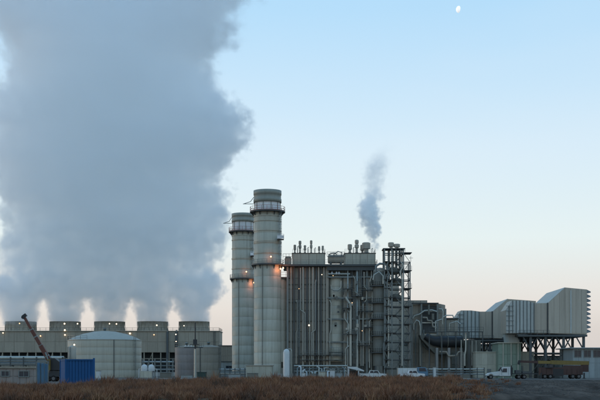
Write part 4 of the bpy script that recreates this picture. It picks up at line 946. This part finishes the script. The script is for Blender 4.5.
# ------------------------------------------------------------------ pipe racks and yard equipment in front of the boiler
D = 280
pr = thing('pipe_rack', 'low steel pipe rack along the foot of the boiler house', 'pipe rack', (X(330, D), D, 0))
for k, (py, r_, m_) in enumerate(((366, .22, 'pipe'), (369, .16, 'steel_mid'), (371.5, .2, 'pipe'))):
    obj('pipe', MB().tube([(X(294, D), D + k * .5, Z(py, D)), (X(347, D), D + k * .5, Z(py, D))], r_, 8), M[m_], pr)
for px in range(295, 348, 6):
    obj('post', MB().bar((X(px, D), D - .3, 0), (X(px, D), D - .3, Z(366.5, D)), .2), M['steel'], pr)
for i in range(16):
    px = 297 + i * 3.1 + random.uniform(-.8, .8); r_ = random.choice((.14, .2, .28)); tp_ = random.uniform(366.5, 373)
    mm = random.choice(('white', 'pipe', 'steel_mid', 'casing_dark'))
    obj('pipe_drop', MB().tube([(X(px, D), D - 1 - random.random(), 0), (X(px, D), D - 1, Z(tp_, D)), (X(px + random.choice((-2, 2)), D), D - .6, Z(tp_ - .6, D))], r_, 8), M[mm], pr)
D = 284
pr2 = thing('pipe_rack', 'long low pipe rack right of the parked vehicles', 'pipe rack', (X(458, D), D, 0))
for k, (py, r_, m_) in enumerate(((369.3, .18, 'pipe'), (372, .14, 'steel_mid'), (374.3, .16, 'bluegrey'))):
    obj('pipe', MB().tube([(X(426, D), D + k * .4, Z(py, D)), (X(484, D), D + k * .4, Z(py, D))], r_, 8), M[m_], pr2)
for px in range(428, 486, 7): obj('post', MB().bar((X(px, D), D - .3, 0), (X(px, D), D - .3, Z(367.5, D)), .2), M['steel'], pr2)
D = 276
pr3 = thing('pipe_rack', 'short pipe rack at the foot of the farther stack', 'pipe rack', (X(232, D), D, 0))
for k, (py, r_, m_) in enumerate(((369.5, .18, 'bluegrey'), (372, .14, 'steel_mid'), (373.6, .22, 'pipe'))):
    obj('pipe', MB().tube([(X(219, D), D + k * .4, Z(py, D)), (X(246, D), D + k * .4, Z(py, D))], r_, 8), M[m_], pr3)
for px in range(220, 247, 5): obj('post', MB().bar((X(px, D), D - .3, 0), (X(px, D), D - .3, Z(368, D)), .2), M['steel'], pr3)
D = 322
pr4 = thing('pipe_rack', 'pipe rack between the large tank and the mauve tank', 'pipe rack', (X(158, D), D, 0))
for k, (py, r_, m_) in enumerate(((362, .25, 'bluegrey'), (366, .2, 'steel_mid'), (369.6, .22, 'bluegrey'))):
    obj('pipe', MB().tube([(X(142, D), D + k * .4, Z(py, D)), (X(174, D), D + k * .4, Z(py, D))], r_, 8), M[m_], pr4)
for px in range(143, 175, 6): obj('post', MB().bar((X(px, D), D - .3, 0), (X(px, D), D - .3, Z(359, D)), .28), M['steel_mid'], pr4)
# white round topped silo vessel
D = 276; x = X(287.6, D); wv = thing('white_vessel', 'white upright vessel with rounded top at the foot of the near stack', 'vessel', (x, D, 0))
r_ = 3.4 * S(D)
obj('shell', MB().lathe(x - .25, D, [(r_, .3), (r_, Z(352.5, D)), (r_ * .8, Z(350.3, D)), (r_ * .4, Z(349.2, D)), (.05, Z(348.9, D))], 24), M['white'], wv)
obj('side_pipe', MB().tube([(x + 1.05, D - .2, .3), (x + 1.05, D - .2, Z(352, D)), (x + .9, D - .2, Z(349.5, D)), (x + .2, D - .1, Z(349, D))], .14, 8), M['pipe'], wv)
obj('side_ladder', ladder(MB(), x + .9, D - .5, .3, Z(351, D), .4, False), M['steel_mid'], wv)
obj('pad', MB().box(x - 1.5, x + 1.6, D - 1.4, D + 1.4, 0, .3), M['concrete'], wv)
# square plinth in front of the stacks
D = 283
pl_ = thing('fan_box', 'pale square base block at the foot of both stacks', 'block', (X(259, D), D + 3, 0))
obj('body', MB().box(X(246, D), X(272.5, D), D, D + 7, 0, Z(366, D)), M['stack'], pl_)
panels(pl_, X(246, D), X(272.5, D), .1, Z(366.2, D), D, 4, 1, M['stack'], .06, .05)
obj('lid', MB().box(X(245.5, D), X(273, D), D - .2, D + 7.2, Z(366, D), Z(365.2, D)), M['casing'], pl_)
# small yard boxes
def kiosk(D, p0, p1, pt, m, label, hood=True):
    t = thing('equipment_box', label, 'equipment box', (X((p0 + p1) / 2, D), D + .8, 0), 'equipment boxes in the yard')
    a, b, z = X(p0, D), X(p1, D), Z(pt, D)
    obj('body', MB().box(a, b, D, D + 1.5, .15, z), M[m], t)
    obj('door', MB().box(a + .08, b - .08, D - .05, D - .002, .3, z - .12), M[m], t)
    obj('lid', MB().box(a - .08, b + .08, D - .12, D + 1.6, z, z + .1), M['steel_mid'], t)
    obj('plinth', MB().box(a - .1, b + .1, D - .1, D + 1.6, 0, .149), M['concrete'], t)
for args in ((262, 319.5, 325.5, 372, 'cream', 'beige box left of the white cabinet on the yard'), (262, 330, 334.8, 370.5, 'white', 'tall white cabinet left of the canopy booth'),
             (262, 247, 258, 373.5, 'casing_dark', 'wide dark box in front of the pale base block'), (262, 336.5, 342, 373, 'bluegrey', 'blue grey box next to the tall white cabinet'),
             (266, 228, 240, 374.5, 'bluegrey', 'blue grey box left of the pale base block'), (262, 311, 316, 374, 'steel_mid', 'small grey box under the pipe rack'),
             (262, 433.5, 436, 367.5, 'white', 'narrow white panel right of the blue white truck'), (266, 302, 305.5, 373, 'white', 'little white box left end of the pipe rack'),
             (262, 444, 452, 373.5, 'steel_mid', 'grey box before the long pipe rack'), (262, 463, 470, 374.5, 'casing_dark', 'dark box nearer the long pale building'),
             (266, 160, 171, 373, 'casing_dark', 'dark box between domed tanks and mauve tank'), (266, 96, 100, 371, 'white', 'small white box right of the blue container'),
             (264, 181, 192, 375.5, 'bluegrey', 'blue grey box left of the light pole base')):
    kiosk(*args)
# ------------------------------------------------------------------ vehicles
def pickup(D, p0, p1, label, m='white'):
    """crew cab pickup, side on, nose to the right"""
    x0, x1 = X(p0, D), X(p1, D); L = x1 - x0; y0, y1 = D, D + 1.95; t = thing('pickup_truck', label, 'pickup truck', ((x0 + x1) / 2, D + 1, 0))
    u = lambda f: x0 + L * f
    obj('body', MB().prism([(u(0), .55), (u(1), .5), (u(1), 1.05), (u(.97), 1.2), (u(.74), 1.3), (u(0), 1.3)], y0, y1), M[m], t)
    obj('cab', MB().prism([(u(.33), 1.3), (u(.745), 1.3), (u(.66), 1.95), (u(.38), 1.97)], y0 + .1, y1 - .1), M[m], t)
    for a, b in ((.37, .49), (.51, .67)):
        obj('window', MB().prism([(u(a), 1.36), (u(b + .02), 1.36), (u(b - .02 if b > .6 else b), 1.84), (u(a + .02), 1.84)], y0 + .06, y0 + .1), M['glass'], t)
    obj('windscreen', MB().add([(u(.748), y0 + .2, 1.32), (u(.748), y1 - .2, 1.32), (u(.668), y1 - .25, 1.93), (u(.668), y0 + .25, 1.93), (u(.752), y0 + .2, 1.34), (u(.752), y1 - .2, 1.34), (u(.672), y1 - .25, 1.95), (u(.672), y0 + .25, 1.95)],
                               [(0, 3, 2, 1), (4, 5, 6, 7), (0, 1, 5, 4), (1, 2, 6, 5), (2, 3, 7, 6), (3, 0, 4, 7)]), M['glass'], t)
    obj('door_seam', MB().box(u(.495), u(.50), y0 - .012, y0 - .002, .6, 1.3).box(u(.35), u(.355), y0 - .012, y0 - .002, .6, 1.3).box(u(.68), u(.685), y0 - .012, y0 - .002, .6, 1.3).box(u(.02), u(.33), y0 - .012, y0 - .002, 1.2, 1.24), M['black'], t)
    obj('mirror', MB().box(u(.66), u(.69), y0 - .22, y0 - .03, 1.3, 1.5), M['black'], t)
    obj('tail_light', MB().box(u(0) - .02, u(.012), y0 - .01, y0 + .12, .9, 1.15), M['red'], t)
    obj('bumper', MB().box(u(1), u(1) + .15, y0 + .05, y1 - .05, .5, .75), M['steel_mid'], t)
    for f in (.18, .84):
        for dy in (.1, 1.85): wheel(t, u(f), D + dy, .42, .28)
    obj('headlight', MB().box(u(.985), u(1) + .02, y0 - .01, y0 + .3, .85, 1.02), M['band'], t)
    return t
pickup(246, 360, 387, 'white crew cab pickup parked before the boiler house')
pickup(256, 400, 425, 'silver white pickup parked in front of the blue white box truck', 'band')
# open canopy booth left of the pickup
D = 250; bt = thing('canopy_booth', 'white framed open booth with sloping roof next to the pickup', 'booth', (X(354, D), D + 1, 0))
for px in (348.6, 358.5):
    for dy in (0, 2): obj('post', MB().box(X(px, D) - .14, X(px, D) + .14, D + dy - .14, D + dy + .14, 0, Z(368.3, D)), M['white'], bt)
z0 = Z(368.2, D)
obj('roof', MB().prism([(X(347.8, D), z0), (X(364, D), z0 - .75), (X(364, D), z0 - .5), (X(356, D), z0 + .3), (X(347.8, D), z0 + .35)], D - .3, D + 2.4), M['white'], bt)
obj('back_board', MB().box(X(348.8, D), X(358.4, D), D + 1.7, D + 1.78, .2, z0 - .6), M['black'], bt)
# box truck, blue-white
D = 262
tk = thing('box_truck', 'blue white box truck with blue cab behind the silver pickup', 'truck', (X(412, D), D + 1.2, 0))
x0 = X(398, D); x1 = X(417, D); x2 = X(428, D)
obj('cargo_box', MB().box(x0, x1, D, D + 2.5, .95, Z(368, D)), M['tank_roof'], tk)
panels(tk, x0, x1, 1.0, Z(368.3, D), D, 4, 1, M['white'], .05, .03, 'side_panel')
cbx = obj('cab', MB().prism([(x1 + .1, .7), (x2, .7), (x2, 1.7), (x2 - .5, 2.7), (x1 + .1, 2.7)], D + .1, D + 2.4), M['tarp'], tk)
obj('window', MB().prism([(x1 + .5, 1.75), (x2 - .35, 1.75), (x2 - .65, 2.5), (x1 + .5, 2.5)], D + .05, D + .1), M['glass'], cbx)
obj('chassis', MB().box(x0, x2, D + .5, D + 2, .5, .69), M['black'], tk)
for px in (402, 424):
    for dy in (.2, 2.3): wheel(tk, X(px, D), D + dy, .45, .3)
# white conventional truck with flatbed, nose to the left
D = 252
wt = thing('flatbed_truck', 'white bonneted truck with flatbed near the right side', 'truck', (X(508, D), D + 1.2, 0))
def wx(p): return X(p, D)
def wz(p): return Z(p, D)
obj('hood', MB().prism([(wx(486.6), .75), (wx(500), .75), (wx(500), wz(371.5)), (wx(489), wz(373.2)), (wx(486.6), wz(375))], D + .15, D + 2.25), M['white'], wt)
cb2 = obj('cab', MB().prism([(wx(499.8), .7), (wx(510.5), .7), (wx(510.5), wz(366.8)), (wx(502.5), wz(367)), (wx(499.8), wz(371.5))], D, D + 2.4), M['white'], wt)
obj('window', MB().prism([(wx(502), wz(372.3)), (wx(507), wz(372.3)), (wx(507), wz(368.5)), (wx(503.3), wz(368.5))], D - .05, D - .005), M['glass'], cb2)
obj('windscreen', MB().add([(wx(499.7), D + .2, wz(371.3)), (wx(499.7), D + 2.2, wz(371.3)), (wx(502.3), D + 2.2, wz(367.4)), (wx(502.3), D + .2, wz(367.4)),
                            (wx(499.5), D + .2, wz(371.1)), (wx(499.5), D + 2.2, wz(371.1)), (wx(502.1), D + 2.2, wz(367.2)), (wx(502.1), D + .2, wz(367.2))],
                           [(0, 1, 2, 3), (4, 7, 6, 5), (0, 4, 5, 1), (1, 5, 6, 2), (2, 6, 7, 3), (3, 7, 4, 0)]), M['glass'], cb2)
obj('door_seam', MB().box(wx(501.4), wx(501.6), D - .02, D - .003, .9, wz(372)).box(wx(508.4), wx(508.6), D - .02, D - .003, .9, wz(368)), M['black'], cb2)
obj('mirror', MB().box(wx(501), wx(501.8), D - .4, D - .25, wz(371.5), wz(369)), M['black'], cb2)
obj('exhaust_pipe', MB().tube([(wx(511.6), D + .3, .8), (wx(511.6), D + .3, wz(365.5))], .12, 8), M['black'], wt)
obj('headache_rack', MB().box(wx(511), wx(513), D + .1, D + 2.3, 1.1, wz(367.5)), M['black'], wt)
obj('flatbed', MB().box(wx(513), wx(538), D, D + 2.4, 1.05, 1.3), M['black'], wt)
obj('fender', MB().tube([(wx(488), D + .05, .75), (wx(489), D + .05, 1.15), (wx(491), D + .05, 1.3), (wx(493), D + .05, 1.15), (wx(494), D + .05, .75)], .12, 6), M['white'], wt)
obj('chassis', MB().box(wx(489), wx(537), D + .7, D + 1.7, .6, .74), M['black'], wt)
obj('bumper', MB().box(wx(485.8), wx(486.5), D + .1, D + 2.3, .45, .85), M['steel_mid'], wt)
obj('load', MB().box(wx(516), wx(521), D + .4, D + 2, 1.3, 2.0).box(wx(523), wx(531), D + .3, D + 2, 1.3, 1.75), M['steel'], wt)
for px in (491, 519, 524.5):
    for dy in (.2, 2.2): wheel(wt, wx(px), D + dy, .5, .3)
# crane truck with yellow boom lying flat over a maroon body
D = 262
yc_ = thing('crane_truck', 'maroon crane carrier with long yellow boom lowered flat', 'crane', (X(560, D), D + 1.3, 0))
def yx(p): return X(p, D)
def yz(p): return Z(p, D)
obj('boom_base', MB().bar((yx(590), D + 1.2, yz(363.2)), (yx(552), D + 1.2, yz(362.4)), .8, .95), M['yellow'], yc_)
obj('boom_extension', MB().bar((yx(552), D + 1.2, yz(362.4)), (yx(539), D + 1.2, yz(362.2)), .6, .7), M['yellow'], yc_)
obj('boom_jib', MB().bar((yx(539), D + 1.2, yz(362.2)), (yx(520), D + 1.2, yz(361.5)), .5, .55), M['maroon'], yc_)
obj('boom_head', MB().bar((yx(520.5), D + 1.2, yz(360.5)), (yx(519.5), D + 1.2, yz(364.5)), .5, .6), M['black'], yc_)
obj('carrier_body', MB().prism([(yx(541), .9), (yx(583), .9), (yx(583), yz(365.5)), (yx(566), yz(365.5)), (yx(565), yz(367.5)), (yx(541), yz(367.5))], D + .1, D + 2.5), M['maroon'], yc_)
for k in range(8): obj('side_locker', MB().box(yx(541.6 + k * 5.1), yx(546 + k * 5.1), D + .02, D + .1, 1.05, yz(369.2 if k != 3 else 374)), M['maroon'], yc_)
cbo = obj('operator_cab', MB().prism([(yx(546), yz(368)), (yx(553), yz(368)), (yx(553), yz(364.2)), (yx(548), yz(364.2))], D - .4, D + .05), M['black'], yc_)
obj('window', MB().box(yx(549), yx(552.3), D - .44, D - .4, yz(367.3), yz(364.9)), M['glass'], cbo)
obj('counterweight', MB().box(yx(583.1), yx(589), D + .3, D + 2.2, 1.6, yz(364.8)), M['maroon'], yc_)
obj('engine_hatch', MB().box(yx(553), yx(563.5), D - .02, D + .099, yz(376), yz(369)), M['black'], yc_)
for px in (545, 550.5, 573, 579):
    for dy in (.2, 2.4): wheel(yc_, yx(px), D + dy, .55, .35)
for px in (541, 584): obj('outrigger', MB().box(yx(px) - .15, yx(px) + .15, D - .3, D + .05, .1, 1.4).box(yx(px) - .35, yx(px) + .35, D - .5, D + .2, 0, .1), M['black'], yc_)

# ------------------------------------------------------------------ far plain beyond the plant
ft = MB()
for i in range(700):
    yy = rng.uniform(1500, 1700); xx = rng.uniform(-650, 650); h = rng.uniform(2, 7); w_ = rng.uniform(3, 9)
    ft.lathe(xx, yy, [(w_ * .7, -.2), (w_, h * .4), (w_ * .7, h * .8), (w_ * .15, h)], 7)
o = obj('distant_treeline', ft, mat('far_scrub', (.05, .055, .045), .95, rand=0), None, 'low dark scrub far off on the plain', True); o['category'] = 'treeline'

# ------------------------------------------------------------------ moon
MD = 6000
mc = Vector((X(458.8, MD), MD, Z(9.3, MD))); mr_ = 3.4 * S(MD)
mb = MB(); n, m_ = 14, 10; vs = []; fs = []
for i in range(n + 1):
    th_ = math.pi * i / n
    for j in range(m_ + 1):
        ph = math.radians(90) + math.radians(205) * j / m_ - math.radians(0)
        vs.append((mc.x + mr_ * .82 * math.sin(th_) * math.cos(ph), mc.y + mr_ * math.sin(th_) * math.sin(ph), mc.z + mr_ * math.cos(th_)))
for i in range(n):
    for j in range(m_): a = i * (m_ + 1) + j; fs.append((a, a + 1, a + m_ + 2, a + m_ + 1))
mb.add(vs, fs, True)
mo = obj('moon', mb, M['moon']); mo['label'] = 'small pale half moon high in the blue sky'; mo['category'] = 'moon'

# ------------------------------------------------------------------ steam (real volumes: density grids worked out by fields)
class E:
    ng = None
    def __init__(s, sock): s.s = sock
    @staticmethod
    def op(o, *a, clamp=False):
        n = E.ng.nodes.new('ShaderNodeMath'); n.operation = o; n.use_clamp = clamp
        for i, v in enumerate(a):
            if isinstance(v, E): E.ng.links.new(v.s, n.inputs[i])
            else: n.inputs[i].default_value = v
        return E(n.outputs[0])
    def __add__(s, o): return E.op('ADD', s, o)
    __radd__ = __add__
    def __sub__(s, o): return E.op('SUBTRACT', s, o)
    def __rsub__(s, o): return E.op('SUBTRACT', o, s)
    def __mul__(s, o): return E.op('MULTIPLY', s, o)
    __rmul__ = __mul__
    def __truediv__(s, o): return E.op('DIVIDE', s, o)
    def mn(s, o): return E.op('MINIMUM', s, o)
    def mx(s, o): return E.op('MAXIMUM', s, o)
    def smooth(s, a, b):
        n = E.ng.nodes.new('ShaderNodeMapRange'); n.interpolation_type = 'SMOOTHSTEP'; n.inputs[1].default_value = a; n.inputs[2].default_value = b
        E.ng.links.new(s.s, n.inputs[0]); return E(n.outputs[0])
    def curve(s, pts):                                               # pts: (x, value), piecewise smooth
        x0, x1 = pts[0][0], pts[-1][0]; lo = min(v for _, v in pts); hi = max(v for _, v in pts)
        n = E.ng.nodes.new('ShaderNodeFloatCurve'); c = n.mapping.curves[0]
        c.points[0].location = (0, (pts[0][1] - lo) / (hi - lo)); c.points[1].location = (1, (pts[-1][1] - lo) / (hi - lo))
        for x, v in pts[1:-1]: c.points.new((x - x0) / (x1 - x0), (v - lo) / (hi - lo))
        n.mapping.update(); t = (s - x0) / (x1 - x0)
        E.ng.links.new(t.s, n.inputs['Value']); return E(n.outputs[0]) * (hi - lo) + lo
def vec(a, b, c):
    n = E.ng.nodes.new('ShaderNodeCombineXYZ')
    for i, v in enumerate((a, b, c)):
        if isinstance(v, E): E.ng.links.new(v.s, n.inputs[i])
        else: n.inputs[i].default_value = v
    return n.outputs[0]
def noise(v, scale, detail, rough=.5):
    n = E.ng.nodes.new('ShaderNodeTexNoise'); n.inputs['Scale'].default_value = scale; n.inputs['Detail'].default_value = detail; n.inputs['Roughness'].default_value = rough
    E.ng.links.new(v, n.inputs['Vector']); return E(n.outputs[0]) - .5
def steam(name, label, D, field, lo, hi, vox, color, aniso=.1):
    ng = bpy.data.node_groups.new(name, 'GeometryNodeTree'); E.ng = ng
    ng.interface.new_socket('Geometry', in_out='INPUT', socket_type='NodeSocketGeometry')
    ng.interface.new_socket('Geometry', in_out='OUTPUT', socket_type='NodeSocketGeometry')
    go = ng.nodes.new('NodeGroupOutput'); pos = ng.nodes.new('GeometryNodeInputPosition'); sp = ng.nodes.new('ShaderNodeSeparateXYZ')
    ng.links.new(pos.outputs[0], sp.inputs[0]); x, y, z = [E(q) for q in sp.outputs]
    s = S(D); u = x / s + 300; v = HY - (z - EYE) / s; w_ = (y - D) / s
    dens = field(u, v, w_)
    vc = ng.nodes.new('GeometryNodeVolumeCube'); ng.links.new(dens.s, vc.inputs['Density'])
    vc.inputs['Min'].default_value = lo; vc.inputs['Max'].default_value = hi
    for k, ax_ in enumerate('XYZ'): vc.inputs['Resolution ' + ax_].default_value = max(8, int((hi[k] - lo[k]) / vox))
    m = bpy.data.materials.new(name); m.use_nodes = True; n = m.node_tree; n.nodes.clear()
    oo = n.nodes.new('ShaderNodeOutputMaterial'); pv = n.nodes.new('ShaderNodeVolumePrincipled')
    pv.inputs['Color'].default_value = (*color, 1); pv.inputs['Density'].default_value = 1; pv.inputs['Anisotropy'].default_value = aniso
    pv.inputs['Density Attribute'].default_value = 'density'
    n.links.new(pv.outputs[0], oo.inputs['Volume'])
    sm_ = ng.nodes.new('GeometryNodeSetMaterial'); sm_.inputs['Material'].default_value = m
    ng.links.new(vc.outputs[0], sm_.inputs[0]); ng.links.new(sm_.outputs[0], go.inputs[0])
    me = bpy.data.meshes.new(name); o = bpy.data.objects.new(name, me); COL.objects.link(o); me.materials.append(m)
    md = o.modifiers.new('steam', 'NODES'); md.node_group = ng
    o['label'] = label; o['category'] = 'steam'; o['kind'] = 'stuff'
    return o
DS = DC + 8.5
def big(u, v, w_):
    xr = v.curve([(-70, 285), (-20, 268), (0, 254), (14, 238), (26, 244), (42, 236), (58, 214), (72, 213), (90, 224), (108, 238), (124, 250), (138, 248), (152, 240), (166, 230), (180, 222), (198, 224), (215, 228), (240, 226), (270, 218), (292, 209), (332, 206)])
    xl = v.curve([(-70, -40), (20, -26), (52, 2), (80, 2), (110, -12), (180, -10), (205, 5), (230, 4), (260, -4), (290, 2), (332, 5)])
    uc = (xl + xr) * .5; hw = (xr - xl) * .5
    hd = v.curve([(-70, 74), (100, 66), (220, 48), (290, 24), (332, 18)])
    q = E.op('SQRT', E.op('POWER', E.op('ABSOLUTE', (u - uc) / hw), 2.6) + E.op('POWER', E.op('ABSOLUTE', w_ / hd), 2.6))
    body = (1 - q) * hd * 1.2
    p1 = vec(u * .01, v * .01, w_ * .01)
    nA = noise(p1, 3.2, 5, .55); nB = noise(p1, 7, 5, .62)
    base = v + nA * 22 + nB * 52
    body = body.mn((299 - base) * .8)
    cell = None
    nC = noise(p1, 26, 3, .6)
    up = (322 - v).mx(0)
    R = (up * .12 + up * up * .0075).mn(12) + 15.4 + nB * up * .62 + nC * (up * 1.2).mn(9)
    for c, dr in zip(cells, (2.6, 1.2, .2, 1.4, .4)):
        du = u - c - nA * up * .3
        r = E.op('SQRT', du * du + w_ * w_)
        d = R + dr - r
        cell = d if cell is None else cell.mx(d)
    cell = cell.mn(v - 272) .mn(326 - v)
    sh = body.mx(cell)
    amp = v.curve([(-70, 40), (60, 36), (150, 31), (250, 24), (300, 11), (332, 2)])
    f = sh + (nA * .9 + nB * 1.9 + nC * .5) * amp
    edge = v.curve([(-70, 20), (60, 11), (130, 4.5), (250, 3), (332, 1.5)])
    t = E.op('DIVIDE', f, edge, clamp=True)
    return t * t * (v.curve([(-70, .065), (100, .095), (250, .12), (332, .28)])) * (nB * 2.4 + nA * 1.2 + 1).mx(.12)
s_ = S(DS)
steam('steam_plume', 'huge blue grey steam cloud rising off the cooling tower fan stacks', DS, big,
      (X(-45, DS), DS - 34, Z(327, DS)), (X(292, DS), DS + 34, Z(-60, DS)), .6, (.975, .992, 1.0))
DW = D0 + 4
def small(u, v, w_):
    c = v.curve([(130, 398), (150, 384), (165, 376), (180, 374), (195, 373), (208, 368), (222, 370), (235, 373), (252, 374)])
    R = v.curve([(130, 10), (150, 11), (165, 13), (180, 12), (195, 11), (208, 11), (222, 9.5), (235, 6.5), (252, 2.5)])
    p = vec(u * .02, v * .02, w_ * .02)
    nA = noise(p, 3.5, 5, .6); nB = noise(p, 10, 4, .6)
    du = u - c - nA * 16
    r = E.op('SQRT', du * du + w_ * w_)
    f = (R - r) + (nB * 26 + nA * 12)
    return E.op('DIVIDE', f, v.curve([(130, 18), (170, 11), (190, 8), (252, 6)]), clamp=True) * v.curve([(130, 0), (147, .02), (158, .12), (172, .24), (184, .2), (192, .32), (202, .75), (228, .95), (252, .45)])
steam('steam_wisp', 'thin grey wisp of steam rising behind the boiler roof vents', DW, small,
      (X(345, DW), DW - 8, Z(252, DW)), (X(410, DW), DW + 8, Z(135, DW)), .2, (.95, .985, 1.0))
